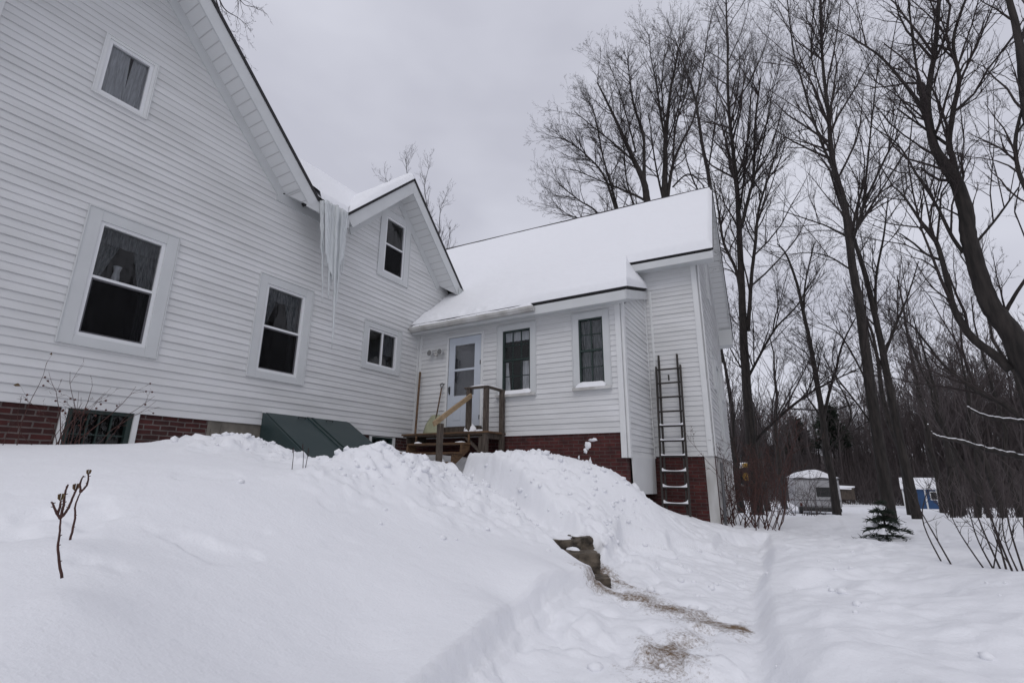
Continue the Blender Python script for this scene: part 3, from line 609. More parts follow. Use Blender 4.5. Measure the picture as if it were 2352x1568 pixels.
# main gable
roof_plane('roof', [(2.3, YR, 7.80), (5.22, YR, 4.88), (5.22, 8.2, 4.88), (5.22, 11, 4.88), (2.3, 11, 7.80)], .05)
roof_plane('roof', [(2.3, YR, 7.80), (2.3, 11, 7.80), (-.7, 11, 4.8), (-.7, YR, 4.8)], .05)
def rake(name_pts, fh=.23, ft=.03, yr=YR, side=1, par=house):
    (xa, za), (xb_, zb_) = name_pts       # top line of roof, from apex to eave, in plane y=yr
    d = np.array([xb_-xa, 0, zb_-za]); d /= np.linalg.norm(d); n = np.array([-d[2], 0, d[0]]); n = n if n[2] > 0 else -n
    A = np.array([xa, yr, za]); B = np.array([xb_, yr, zb_])
    def q(P, t, y): return (P[0]-n[0]*t, y, P[2]-n[2]*t)
    Ax = lambda t, y: (xa, y, za-t/abs(n[2]))     # vertical cut at the ridge
    mb = MB(); t0, t1 = .052, .052+fh
    mb.hexa([Ax(t1, yr+.02), q(B, t1, yr+.02), q(B, t1, yr+.05), Ax(t1, yr+.05), Ax(t0, yr+.02), q(B, t0, yr+.02), q(B, t0, yr+.05), Ax(t0, yr+.05)])
    mb.build('fascia', M['trim'], par)
    mb = MB(); t2 = t1-.02
    mb.hexa([Ax(t2+.01, yr+.05), q(B, t2+.01, yr+.05), q(B-d*.37, t2+.01, YA+.02), Ax(t2+.01, YA+.02), Ax(t2, yr+.05), q(B, t2, yr+.05), q(B-d*.37, t2, YA+.02), Ax(t2, YA+.02)])
    mb.build('soffit', M['soffit'], par)
    S_ = q(B-d*.37, t2, YA+.0); O_ = q(B, t2, yr+.05); mb = MB(); mb.poly([S_, O_, (O_[0], O_[1], O_[2]+.30), (S_[0], S_[1], S_[2]+.30)]); mb.build('soffit_end', M['trim'], par)
    mb = MB(); t3 = t2+.01
    E_ = B-d*.36; E2_ = B-d*.30
    mb.hexa([Ax(t3+.165, YA-.036), q(E2_, t3+.165, YA-.036), q(E2_, t3+.165, YA), Ax(t3+.165, YA), Ax(t3, YA-.036), q(E_, t3, YA-.036), q(E_, t3, YA), Ax(t3, YA)])
    mb.build('frieze_board', M['trim'], par)
    mb = MB(); mb.hexa([Ax(.006, yr-.012), q(B, .006, yr-.012), q(B, .006, yr+.02), Ax(.006, yr+.02), Ax(.0-.004, yr-.012), q(B, -.004, yr-.012), q(B, -.004, yr+.02), Ax(-.004, yr+.02)])
    return
rake(((2.3, 7.80), (5.22, 4.88))); rake(((2.3, 7.80), (-.7, 4.80)))
# small gable
roof_plane('roof', [(7.7, YR, 6.77), (5.84, YR, 4.91), (5.84, 9.2, 4.91), (7.7, 9.2, 6.77)], .05)
roof_plane('roof', [(7.7, YR, 6.77), (7.7, 10.5, 6.77), (9.80, 10.5, 4.63), (9.80, YR, 4.63)], .05)
rake(((7.7, 6.77), (5.84, 4.91))); rake(((7.7, 6.77), (9.80, 4.63)))
# body roof behind, eave between the gables
roof_plane('roof', [(3.0, YR, 4.90), (8.6, YR, 4.90), (8.6, 9.08, 6.80), (3.0, 9.08, 6.80)], .05) if False else None
roof_plane('roof', [(5.2, YR, 4.885), (5.86, YR, 4.885), (7.72, 9.08, 6.78), (3.3, 9.08, 6.78)], .05)
roof_plane('roof', [(2.5, 9.08, 6.80), (8.8, 9.08, 6.80), (10.2, 11.5, 4.4), (2.5, 11.5, 4.4)], .05)
mb = MB(); mb.box(4.98, 5.95, YR+.025, YR+.05, 4.64, 4.893); mb.build('fascia', M['trim'], house)
mb = MB(); mb.box(4.79, 6.25, YR+.05, YA, 4.895, 4.905); mb.build('soffit', M['trim'], house)
for x0, x1 in ((4.655, 6.25),):
    mb = MB(); mb.box(x0, x1, YA-.034, YA, 4.72, 4.893); mb.build('frieze_board', M['trim'], house)
# lean-to roof of the wing, its hip and gutter
EZ = 3.36; EX = 8.42
mE = lambda y: (10.66-.38-(y-1.5)*.052, y, 4.60)
Ptop0, Ptop1 = mE(2.92), mE(7.66)
Q = (10.60, 2.60, 4.06); E0 = (EX, 2.44, EZ); E1 = (EX, YA, EZ)
def lean(mb, dz, hh):
    pass
roof_plane('roof', [E0, E1, Ptop1, Ptop0], .05); roof_plane('roof', [E0, Ptop0, Q], .05)
mb = MB(); mb.box(EX+.01, EX+.04, 2.45, YA-.0, EZ-.24, EZ-.055); mb.build('fascia', M['trim'], house)
mb = MB(); mb.hexa([(EX+.0, 2.45, EZ-.24), (10.6, 2.61, Q[2]-.24), (10.6, 2.64, Q[2]-.24), (EX+.01, 2.48, EZ-.24), (EX+.0, 2.45, EZ-.055), (10.6, 2.61, Q[2]-.055), (10.6, 2.64, Q[2]-.055), (EX+.01, 2.48, EZ-.055)]); mb.build('fascia', M['trim'], house)
mb = MB(); mb.poly([(EX+.04, 2.48, EZ-.22), (10.6, 2.64, Q[2]-.22), (10.6, 2.68, Q[2]-.22), (8.74, 2.68, EZ-.20), (8.74, YA, EZ-.20), (EX+.04, YA, EZ-.22)]); mb.build('soffit', M['trim'], house)
trim(FB, 'frieze_board', 2.79, 7.56, 3.10+.02, 3.20, .034, 'siding')
# gutter over the door
gs = MB(); prof = [(-.005, .09), (-.005, 0), (-.07, -.005), (-.105, .04), (-.11, .09)]
for (px, pz), (qx, qz) in zip(prof[:-1], prof[1:]):
    gs.poly([(EX+px, 4.36, EZ-.17+pz), (EX+px, 7.62, EZ-.18+pz), (EX+qx, 7.62, EZ-.18+qz), (EX+qx, 4.36, EZ-.17+qz)])
for yy in (4.36, 7.62): gs.poly([(EX+px, yy, EZ-.17+pz) for px, pz in prof])
for yy in (4.9, 5.7, 6.5, 7.3): gs.box(EX-.113, EX-.004, yy, yy+.03, EZ-.088, EZ-.074)
go = gs.build('gutter', M['wetwhite'], house); md = go.modifiers.new('s', 'SOLIDIFY'); md.thickness = .006
# main wing roof in its own slightly skewed frame
def wq(u, v, z): return wl(u, v, z)
RU, RZ = 2.32, 7.58
roof_plane('roof', [wq(-.38, -.40, 4.62), wq(RU, -.40, RZ), wq(RU, 8.6, RZ), wq(-.38, 8.6, 4.62)], .05)
roof_plane('roof', [wq(RU, -.40, RZ), wq(5.23, -.40, 4.0), wq(5.23, 8.6, 4.0), wq(RU, 8.6, RZ)], .05)
mb = MB(); mb.hexa([wq(-.37, -.38, 4.40), wq(-.37, 1.5, 4.40), wq(-.34, 1.5, 4.40), wq(-.34, -.38, 4.40), wq(-.37, -.38, 4.56), wq(-.37, 1.5, 4.56), wq(-.34, 1.5, 4.56), wq(-.34, -.38, 4.56)]); mb.build('fascia', M['trim'], house)
mb = MB(); mb.hexa([wq(-.34, -.36, 4.42), wq(-.34, 1.6, 4.42), wq(0, 1.6, 4.44), wq(0, -.36, 4.44), wq(-.34, -.36, 4.44), wq(-.34, 1.6, 4.44), wq(0, 1.6, 4.46), wq(0, -.36, 4.46)]); mb.build('soffit', M['trim'], house)
mb = MB(); mb.hexa([wq(RU-.16, -.41, RZ-.16), wq(RU, -.41, RZ+.035), wq(RU, 8.6, RZ+.035), wq(RU-.16, 8.6, RZ-.16), wq(RU-.16, -.41, RZ-.12), wq(RU, -.41, RZ+.065), wq(RU, 8.6, RZ+.065), wq(RU-.16, 8.6, RZ-.12)]); mb.build('ridge_cap', M['shingle'], house)
def wrake(u0, z0, u1, z1):
    d = np.array([u1-u0, z1-z0]); d /= np.linalg.norm(d); n = np.array([-d[1], d[0]]); n = n if n[1] > 0 else -n
    def q(u, z, t, v): return wq(u-n[0]*t, v, z-n[1]*t)
    cut = lambda t, v: wq(u0, v, z0-t/n[1])
    mb = MB(); a, b = .052, .24
    mb.hexa([cut(b, -.38), q(u1, z1, b, -.38), q(u1, z1, b, -.35), cut(b, -.35), cut(a, -.38), q(u1, z1, a, -.38), q(u1, z1, a, -.35), cut(a, -.35)]); mb.build('fascia', M['trim'], house)
    mb = MB(); mb.hexa([cut(.22, -.35), q(u1, z1, .22, -.35), q(u1, z1, .22, .0), cut(.22, .0), cut(.21, -.35), q(u1, z1, .21, -.35), q(u1, z1, .21, 0), cut(.21, 0)]); mb.build('soffit', M['soffit'], house)
    mb = MB(); mb.hexa([cut(.34, -.034), q(u1-d[0]*.2, z1-d[1]*.2, .34, -.034), q(u1-d[0]*.2, z1-d[1]*.2, .34, 0), cut(.34, 0), cut(.22, -.034), q(u1-d[0]*.2, z1-d[1]*.2, .22, -.034), q(u1-d[0]*.2, z1-d[1]*.2, .22, 0), cut(.22, 0)]); mb.build('frieze_board', M['white'], house)
wrake(RU, RZ, -.38, 4.62); wrake(RU, RZ, 5.23, 4.0)
# boxed foot of the far rake
mb = MB(); mb.hexa([wq(4.75, -.37, 3.72), wq(5.2, -.37, 3.72), wq(5.2, 0, 3.72), wq(4.75, 0, 3.72), wq(4.75, -.37, 4.2), wq(5.06, -.37, 3.86), wq(5.06, 0, 3.86), wq(4.75, 0, 4.2)]); mb.build('eave_box', M['trim'], house)
# hidden sides of the house, so nothing is open from another position
mb = MB(); mb.poly([(-1, YA+.05, -.6), (-1, 12, -.6), (-1, 12, 4.8), (-1, YA+.05, 4.8)]); mb.poly([(-1, 12, -.6), (10.2, 12, -.6), (10.2, 12, 4.8), (-1, 12, 4.8)])
mb.poly([wq(4.9, 0, -2), wq(4.9, 8.6, -2), wq(4.9, 8.6, 4.2), wq(4.9, 0, 4.2)]); mb.poly([wq(0, 8.6, -2), wq(4.9, 8.6, -2), wq(4.9, 8.6, 4.2), wq(RU, 8.6, RZ-.1), wq(0, 8.6, 4.8)])
mb.build('rear_wall', M['siding'], house)
# inner liner that keeps daylight out of the rooms
mb = MB(); mb.poly([(-1, 9.0, -.6), (10.2, 9.0, -.6), (10.2, 9.0, 4.7), (-1, 9.0, 4.7)]); mb.build('inner_wall', M['room'], house)

# ---- floodlight over the porch ------------------------------------------
fl = thing('security_light', 'twin-headed outdoor spotlight on the white siding left of the porch door', 'outdoor light', (XB-.02, 7.05, 2.66))
mb = MB(); mb.box(XB-.06, XB-.018, 7.0, 7.12, 2.66, 2.76); mb.tube([(XB-.10, 7.06, 2.60), (XB-.10, 7.06, 2.655)], .035, 12); mb.bar((XB-.1, 7.06, 2.66), (XB-.06, 7.06, 2.68), .03, .03); mb.build('mount', M['wetwhite'], fl)
for yy, sgn in ((7.21, 1), (6.91, -1)):
    mb = MB(); mb.tube([(XB-.06, 7.06, 2.70), (XB-.1, 7.06+sgn*.07, 2.69), (XB-.09, yy-sgn*.02, 2.68)], .014, 6)
    mb.tube([(XB-.05, yy, 2.68), (XB-.09, yy, 2.68), (XB-.16, yy, 2.675), (XB-.17, yy, 2.674)], [.032, .055, .075, .077], 16)
    hd = mb.build('lamp_head', M['trim'], fl, smooth=False)
    mb = MB(); mb.tube([(XB-.172, yy, 2.674), (XB-.176, yy, 2.674)], .062, 16); sub(mb.build('lens', M['lens'], None), hd)

# ---- porch ---------------------------------------------------------------
porch = thing('porch_steps', 'small weathered wooden porch with open-riser steps below the side door', 'porch steps', (7.9, 6.2, 0))
def pbox(name, x0, x1, y0, y1, z0, z1, mat='old_wood', bev=.005, par=porch):
    mb = MB(); mb.box(x0, x1, y0, y1, z0, z1); return mb.build(name, M[mat], par, bevel=bev)
for i in range(5): pbox('deck_board', 8.03+i*.142, 8.03+i*.142+.134, 5.20, 7.40, .745, .782, 'brown_wood')
pbox('deck_frame', 8.05, 8.085, 5.22, 7.36, .715, .743, 'old_wood'); pbox('deck_frame', 8.09, 8.72, 5.25, 5.285, .64, .743); pbox('deck_frame', 8.09, 8.72, 7.28, 7.31, .58, .743, 'old_wood')
for nm, xx, yy, z0, z1 in (('post', 8.09, 5.28, .15, 1.63), ('post', 8.63, 5.24, .2, 1.63), ('post', 8.10, 5.70, .745, 1.63), ('post', 7.08, 5.60, -.1, .85)):
    pbox(nm, xx-.045, xx+.045, yy-.045, yy+.045, z0, z1)
pbox('rail', 8.03, 8.72, 5.22, 5.31, 1.632, 1.672); pbox('rail', 8.045, 8.135, 5.312, 5.79, 1.632, 1.672)
mb = MB(); mb.bar((8.08, 5.635, 1.50), (6.93, 5.635, .83), .04, .09); mb.build('handrail', M['new_wood'], porch, bevel=.004)
for xx, zz in ((7.80, .56), (7.54, .37), (7.28, .185)):
    pbox('tread', xx, xx+.27, 5.60, 7.02, zz-.04, zz, 'brown_wood')
for yy in (5.62, 6.97):
    mb = MB(); P = [(8.05, .745), (8.05, .42), (7.22, -.08), (7.22, .02), (7.25, .14), (7.5, .14), (7.52, .325), (7.77, .325), (7.79, .515), (8.03, .515), (8.04, .74)]
    a = [(x, yy, z) for x, z in P]; b = [(x, yy+.04, z) for x, z in P]; k = len(P)
    mb.v = a+b; mb.f = [tuple(range(k)), tuple(range(2*k-1, k-1, -1))]+[(i, (i+1) % k, k+(i+1) % k, k+i) for i in range(k)]; mb.build('stringer', M['brown_wood'], porch)
mb = MB(); mb.bar((8.10, 5.75, .68), (8.10, 5.33, .32), .04, .09, (1, 0, 0)); mb.build('brace', M['old_wood'], porch, bevel=.004)
mb = MB(); mb.bar((8.13, 5.4, .1), (8.13, 5.4, .70), .09, .09); mb.build('support_post', M['old_wood'], porch, bevel=.004)
# lumber leaning in the corner
mb = MB(); mb.bar((8.50, 7.42, .78), (8.64, 7.50, 2.26), .045, .035); bd = mb.build('wooden_stick', M['brown_wood'], None, bevel=.003)
tag(bd, 'long thin brown board leaning upright in the corner of the two white walls', 'board')
# shovel
sh = thing('snow_shovel', 'snow shovel with wooden shaft and pale scoop leaning left of the porch door', 'shovel', (8.45, 6.9, .78))
mb = MB(); mb.tube([(8.50, 6.86, 1.10), (8.60, 6.87, 1.5), (8.68, 6.88, 1.83)], .016, 8); mb.build('shaft', M['brown_wood'], sh, smooth=True)
mb = MB(); mb.tube([(8.68, 6.88, 1.80), (8.69, 6.86, 1.87), (8.70, 6.83, 1.93), (8.705, 6.88, 1.95), (8.70, 6.94, 1.93), (8.69, 6.90, 1.87), (8.68, 6.88, 1.80)], .011, 6); mb.build('handle', M['metal'], sh)
v = []; f = []
for i in range(9):
    for j in range(9):
        a = (j/8-.5)*2; t_ = i/8; wd = .12+.09*min(1, t_*2.2); v.append((8.52-.17*t_+.05*a*a, 6.92+a*wd-.0, 1.22-.43*t_))
for i in range(8):
    for j in range(8): k = i*9+j; f.append((k, k+1, k+10, k+9))
mb = MB(); mb.v = v; mb.f = f; bl = mb.build('blade', M['plastic'], sh, smooth=True); md = bl.modifiers.new('s', 'SOLIDIFY'); md.thickness = .006
# ---- ladder
ld = thing('ladder', 'grey wooden extension ladder leaning on the wing beside the brick corner, snow on its rungs', 'ladder', wl(-.4, .7, -.95))
def lp(s, t, off):     # s: along the wall, t: metres along ladder, off: thickness outwards
    z = -1.05+t*.992; o = .42-.11*t+off; q = FW.p(s, z, max(o, .03)); return q
def srail(s, t0, t1, off, name): mb = MB(); mb.bar(lp(s, t0, off), lp(s, t1, off), .035, .075, (-ex[0], -ex[1], 0)); mb.build(name, M['ladder'], ld, bevel=.006)
for s_, n_ in ((.50, 'rail'), (1.00, 'rail')): srail(s_, 0, 3.30, .05, n_)
for s_, n_ in ((.56, 'upper_rail'), (.945, 'upper_rail')): srail(s_, .3, 3.56, -.02, n_)
for k in range(11):
    t_ = .18+k*.305; mb = MB(); mb.tube([lp(.50, t_, .05), lp(1.00, t_, .05)], .018, 8); rg = mb.build('rung', M['ladder'], ld)
    if 1 <= k <= 6:
        mb = MB(); hgt = .055 if k < 5 else .035; n = 12
        for side in (0, 1):
            pts = []
            for i in range(n+1):
                q = i/n; s_ = .52+.46*q; hh = .012+hgt*(1.3*(math.exp(-q*9)+.7*math.exp(-(1-q)*9)))*(1.0 if k != 4 else .5); pts.append((s_, hh))
            if side == 0: A_ = pts
        for i in range(n):
            (s0, h0), (s1, h1) = A_[i], A_[i+1]
            p = [np.array(lp(s0, t_+.015, .05-.028)), np.array(lp(s1, t_+.015, .05-.028)), np.array(lp(s1, t_+.015, .05+.03)), np.array(lp(s0, t_+.015, .05+.03))]
            top = [p[0]+(0, 0, h0), p[1]+(0, 0, h1), p[2]+(0, 0, h1*.8), p[3]+(0, 0, h0*.8)]
            mb.hexa(p+top)
        sub(mb.build('rung_snow', M['snow'], None), rg)
srl = MB(); srl.bar(lp(.75, 3.1, .05), lp(.75, 2.98, .05), .03, .03); srl.build('latch', M['ladder'], ld)
# ---- bulkhead
bk = thing('cellar_bulkhead', 'dark green sloping cellar bulkhead doors against the house, half buried in snow', 'cellar doors', (5.9, 7.2, 0))
def sl(x, t, o=0):      # t metres down the slope from the wall
    return (x, YA-.02-t*.86-o*.5, .93-t*.51+o*.86)
for x0, x1 in ((5.0, 5.83), (5.85, 6.72)):
    mb = MB(); mb.hexa([sl(x0, 0), sl(x1, 0), sl(x1, 2.0), sl(x0, 2.0), sl(x0, 0, .02), sl(x1, 0, .02), sl(x1, 2.0, .02), sl(x0, 2.0, .02)]); dp = mb.build('door_panel', M['green'], bk, bevel=.004)
    mb = MB(); xx = x1-.04 if x0 < 5.5 else x0+.04; mb.bar(sl(xx, .05, .03), sl(xx, 1.95, .03), .05, .02) ; sub(mb.build('edge_strip', M['green'], None), dp)
    mb = MB(); xq = x0+.55 if x0 < 5.5 else x0+.3
    mb.tube([sl(xq, .12, .02), sl(xq, .12, .05), sl(xq+.14, .12, .05), sl(xq+.14, .12, .02)], .008, 6); sub(mb.build('handle', M['black'], None), dp)
for x0, x1 in ((4.955, 4.985), (6.735, 6.765)):
    mb = MB(); k = 0
    P = [(YA-.02, .945), (YA-1.75, -.09), (YA-1.75, -.6), (YA-.02, -.6)]
    mb.v += [(x0, y, z) for y, z in P]+[(x1, y, z) for y, z in P]; mb.f += [(k, k+1, k+2, k+3), (k+7, k+6, k+5, k+4)]+[(k+i, k+(i+1) % 4, k+4+(i+1) % 4, k+4+i) for i in range(4)]
    mb.build('side_panel', M['green'], bk)
mb = MB(); mb.box(4.94, 6.80, YA-.045, YA-.018, .93, .955); mb.build('flashing', M['white'], bk)

# ================================================================== SNOW ON ROOFS, ICE
def snow_patch(name, P00, P10, P11, P01, th, edges=(1, 1, 1, 1), nx=60, ny=60, seed=0, efn=None, lump=.02, ew=.16, label=None, sag=0):
    P00, P10, P11, P01 = [np.array(p, float) for p in (P00, P10, P11, P01)]
    u = np.linspace(0, 1, nx)[:, None, None]; v = np.linspace(0, 1, ny)[None, :, None]
    u = np.where(True, u, u); B = P00*(1-u)*(1-v)+P10*u*(1-v)+P11*u*v+P01*(1-u)*v; B = B-np.array([0, 0, sag])*(4*u*(1-u))*np.ones_like(v)
    n = np.cross(P10-P00, P01-P00); n /= np.linalg.norm(n); n = n if n[2] > 0 else -n
    U = u[:, :, 0]+0*v[:, :, 0]; V = v[:, :, 0]+0*u[:, :, 0]
    lu = .5*(np.linalg.norm(P10-P00)+np.linalg.norm(P11-P01)); lv = .5*(np.linalg.norm(P01-P00)+np.linalg.norm(P11-P10))
    du0, du1, dv0, dv1 = U*lu, (1-U)*lu, V*lv, (1-V)*lv
    prof = np.ones_like(U)
    for e, d in zip(edges, (du0, du1, dv0, dv1)):
        if e:
            q = np.clip(d/(ew*e), 0, 1); prof = prof*np.where(d < 1e-6, 0.0, np.sqrt(1-(1-q)**2))
    if efn is not None: prof = efn(U, V, lu, lv, prof)
    T_ = th*(.95+.22*fbm(B[:, :, 0]*.6, B[:, :, 1]*.6, 3))+lump*fbm(B[:, :, 0]*2, B[:, :, 1]*2, 3)
    PT = B+np.array([0, 0, 1.0])*(T_*prof*1.25+.004)[:, :, None]
    vv = PT.reshape(-1, 3); ii = np.arange(nx*ny).reshape(nx, ny)
    f = np.stack([ii[:-1, :-1], ii[1:, :-1], ii[1:, 1:], ii[:-1, 1:]], -1).reshape(-1, 4)
    # closed underside
    vb = (B+n*.002).reshape(-1, 3); v2 = np.vstack([vv, vb]); off = nx*ny; fb = f[:, ::-1]+off
    o = mesh_np(name, v2, np.vstack([f, fb]), M['snow'], smooth=True)
    tag(o, label, 'snow', kind='stuff'); return o
def main_eff(U, V, lu, lv, prof):      # open lower edge only right of the lean-to
    v = V*lv-.39; q = np.clip(U*lu/.12, 0, 1); low = np.where(v < 1.43, np.sqrt(np.clip(1-(1-q)**2, 0, 1)), 1.0)
    top = .35+.65*sstep(0, .9, (1-U)*lu)
    return prof*low*top
PM = lambda y: np.array(mE(y))+np.array([0, 0, .021])
snow_patch('roof_snow', wl(-.38, -.39, 4.621), wl(RU, -.39, RZ), wl(RU, 8.5, RZ), wl(-.38, 8.5, 4.621), .15, (0, 1, .5, 0), 70, 130, 3, main_eff, label='deep smooth snow on the upper slope of the wing roof')
def lean_eff(U, V, lu, lv, p):
    e = np.clip(U*lu/.14, 0, 1); return np.sqrt(np.clip(1-(1-e)**2, 0, 1))*(1-.78*sstep(.35, .60, V)*sstep(.30, .0, U)*(.85+.5*fbm(V*lv*7, U*lu*7, 2)))
snow_patch('roof_snow', (EX-.015, 2.425, EZ), PM(2.92), PM(YA-.02), (EX-.015, YA-.02, EZ), .15, (0, 0, 0, 0), 60, 130, 8, lean_eff, sag=.10, label='snow on the low lean-to roof above the porch')
def hip_snow():
    A_, B_, C_ = np.array([EX-.015, 2.425, EZ]), np.array(PM(2.92)), np.array([10.62, 2.585, 4.08]); k = 30; vv = []; id_ = {}
    for i in range(k+1):
        for j in range(k+1-i):
            a, b = i/k, j/k; p = A_*(1-a-b)+B_*a+C_*b; dist = a*1.3        # metres from the hip's own eave
            e = min(1, dist/.14); pr = math.sqrt(max(0, 1-(1-e)**2)); x_, y_ = np.array([p[0]]), np.array([p[1]])
            p = p-np.array([0, 0, .10])*4*a*(1-a)*(1-b)
            T_ = .15*(.95+.22*fbm(x_*.6, y_*.6, 3))+.02*fbm(x_*2, y_*2, 3)
            if i == k: pr = 1
            id_[(i, j)] = len(vv); vv.append((p[0], p[1], p[2]+float(T_[0])*pr*1.25*(1-.5*b)+.004))
    ff = [(id_[(i, j)], id_[(i+1, j)], id_[(i, j+1)]) for i in range(k) for j in range(k-i)]+[(id_[(i+1, j)], id_[(i+1, j+1)], id_[(i, j+1)]) for i in range(k) for j in range(k-i-1)]
    m_ = MB(); m_.v = vv; m_.f = ff; tag(m_.build('roof_snow', M['snow'], None, smooth=True), 'small snow-covered triangle at the end of the lean-to roof', 'snow', kind='stuff')
hip_snow()
snow_patch('roof_snow', (5.84, YR-.02, 4.91), (7.7, YR-.02, 6.77), (7.7, 9.2, 6.77), (5.84, 9.2, 4.91), .17, (.6, .6, 1, 0), 50, 50, 12, lambda U, V, lu, lv, p: p*(.45+.55*sstep(0, .5, U)), label='snow on the left slope of the small gable')
snow_patch('roof_snow', (5.22, YR-.03, 4.90), (5.84, YR-.03, 4.90), (7.70, 9.08, 6.80), (3.32, 9.08, 6.80), .10, (0, 0, .5, .5), 50, 60, 15, label='snow in the valley between the two gables')
snow_patch('roof_snow', (7.7, YR, 6.77), (9.80, YR, 4.63), (9.80, 10.4, 4.63), (7.7, 10.4, 6.77), .08, (1, 0, 1, 0), 30, 30, 15, label='thin snow on the right slope of the small gable')
# snow in the gutter
snow_patch('gutter_snow', (EX-.105, 4.38, EZ-.09), (EX+.0, 4.38, EZ-.07), (EX+.0, 7.6, EZ-.07), (EX-.105, 7.6, EZ-.10), .05, (.3, 0, .6, .6), 10, 60, 21, label='thin line of snow lying in the gutter over the door')
# sills
for nm, r in (('w1', OB['w1']), ('w2', OB['w2'])):
    a0, a1, z0 = r[0]+.1, r[1]-.05, r[2]+.092
    snow_patch('sill_snow', (XB-.10, a0, z0-.05), (XB-.005, a0, z0), (XB-.005, a1, z0), (XB-.10, a1, z0-.05), .055, (.3, 0, .8, .8), 10, 30, 30+int(a0), label='snow ledge on the sill of the '+('window right of the porch' if nm == 'w1' else 'narrow window near the wing corner'))
    trim(FB, 'window_sill', r[0]-.01, r[1]+.01, r[2]-.005, r[2]+.05, .10, 'wetwhite', .033)
# snow along rails and deck
def snow_lump(cx, cy, cz, rx, ry, rz, label, seed=0, name='snow_lump'):
    n1, n2 = 10, 18; v = []; f = []; rs = random.Random(seed)
    ph = [rs.uniform(0, 6) for _ in range(4)]
    for i in range(n1+1):
        th = math.pi/2*i/n1
        for j in range(n2):
            a = 2*math.pi*j/n2; k_ = 1+.18*math.sin(a*2+ph[0])+.12*math.sin(a*5+ph[1])+.1*math.sin(th*5+a*3+ph[2])
            v.append((cx+rx*math.cos(th)*math.cos(a)*k_, cy+ry*math.cos(th)*math.sin(a)*k_, cz+rz*math.sin(th)**1.3*(1+.1*math.sin(a*3))))
    for i in range(n1):
        for j in range(n2): f.append((i*n2+j, i*n2+(j+1) % n2, (i+1)*n2+(j+1) % n2, (i+1)*n2+j))
    mb = MB(); mb.v = v; mb.f = f; return tag(mb.build(name, M['snow'], None, smooth=True), label, 'snow', kind='stuff')
snow_lump(8.2, 5.72, .784, .13, .17, .16, 'small peaked heap of snow on the porch deck by the door', 1)
snow_lump(8.3, 5.55, .784, .16, .25, .05, 'thin drift of snow on the right side of the porch deck', 2)
snow_lump(7.42, 5.85, .186, .1, .12, .06, 'snow on the lowest porch tread', 3)
snow_lump(7.95, 6.85, .562, .07, .09, .04, 'snow on the left end of the upper porch tread', 4)
snow_lump(7.92, 5.75, .562, .07, .10, .025, 'snow on the right end of the upper porch tread', 5)
snow_lump(8.09, 5.45, 1.673, .04, .22, .025, 'snow strip on the porch side rail', 6)
snow_lump(8.40, 5.26, 1.673, .28, .035, .022, 'snow strip on the porch rail end at the wall', 7)
# snow spattered on the brick
mb = MB(); rs = random.Random(4)
for (y0, z0, ry, rz) in ((3.45, .50, .07, .10), (3.49, .40, .04, .05), (3.34, .60, .10, .03), (3.40, .20, .035, .09), (3.62, .28, .015, .05)):
    k = len(mb.v); n = 14; mb.v.append((XB-.05, y0, z0))
    for j in range(n): a = 2*math.pi*j/n; q = rs.uniform(.6, 1.2); mb.v.append((XB+.008, y0+ry*q*math.cos(a), z0+rz*q*math.sin(a)))
    for j in range(n): mb.f.append((k, k+1+j, k+1+(j+1) % n))
tag(mb.build('snow_splatter', M['snow'], None, smooth=True), 'snow stuck to the dark brick below the narrow wing window', 'snow', kind='stuff')

# icicle curtain
mb = MB(); rs = random.Random(11)
tips = []
for i in range(30):
    q = i/29; x = 5.24+.54*q+rs.uniform(-.02, .02); y = YR-.05+rs.uniform(-.10, .06)+.12*abs(q-.5)
    if q < .12: ln = rs.uniform(.5, 1.1)
    elif q < .5: ln = rs.uniform(1.1, 1.95)
    elif q < .82: ln = rs.uniform(1.2, 2.1)
    else: ln = rs.uniform(.5, 1.3)
    if i == 18: ln = 2.75; 
    tips.append((x, y, ln))
for x, y, ln in tips:
    n = 22; pts = []; rad = []; r0 = rs.uniform(.026, .046); lean_ = ln*(.135-.20*(x-5.24))
    for k in range(n+1):
        t_ = k/n; pts.append((x+lean_*t_+.004*math.sin(t_*19+x*40), y+.004*math.cos(t_*15+x*30), 4.87-ln*t_)); rad.append(max(.002, r0*(1-t_)**.55*(1+.16*math.sin(t_*30+x*90))))
    mb.tube(pts, rad, 7)
# sheet that joins the upper part
nxs, nzs = 30, 30; k0 = len(mb.v)
for j in range(nzs+1):
    for i in range(nxs+1):
        q = i/nxs; t_ = j/nzs; hgt = 1.5*(1-.35*abs(q-.45)*2); mb.v.append((5.23+.57*q+hgt*t_*(.135-.20*.62*q), YR-.10-.016*math.sin(q*17+t_)-.006*math.sin(q*41), 4.88-hgt*t_))
for j in range(nzs):
    for i in range(nxs): a = k0+j*(nxs+1)+i; mb.f.append((a, a+1, a+nxs+2, a+nxs+1))
# fringe of ragged ice at the roof edge
tag(mb.build('icicle_curtain', M['ice'], None, smooth=True), 'huge curtain of icicles hanging in the valley between the two gables', 'icicles')
mb = MB()
for i in range(5):
    x = 9.62+i*.04; mb.tube([(x, YR-.0+rs.uniform(-.02, .04), 4.62), (x+.01, YR+.02, 4.35), (x+.012, YR+.02, 4.62-rs.uniform(.35, .6))], [.025, .016, .003], 6)
tag(mb.build('icicle_cluster', M['ice'], None, smooth=True), 'few short icicles at the right foot of the small gable roof', 'icicles')

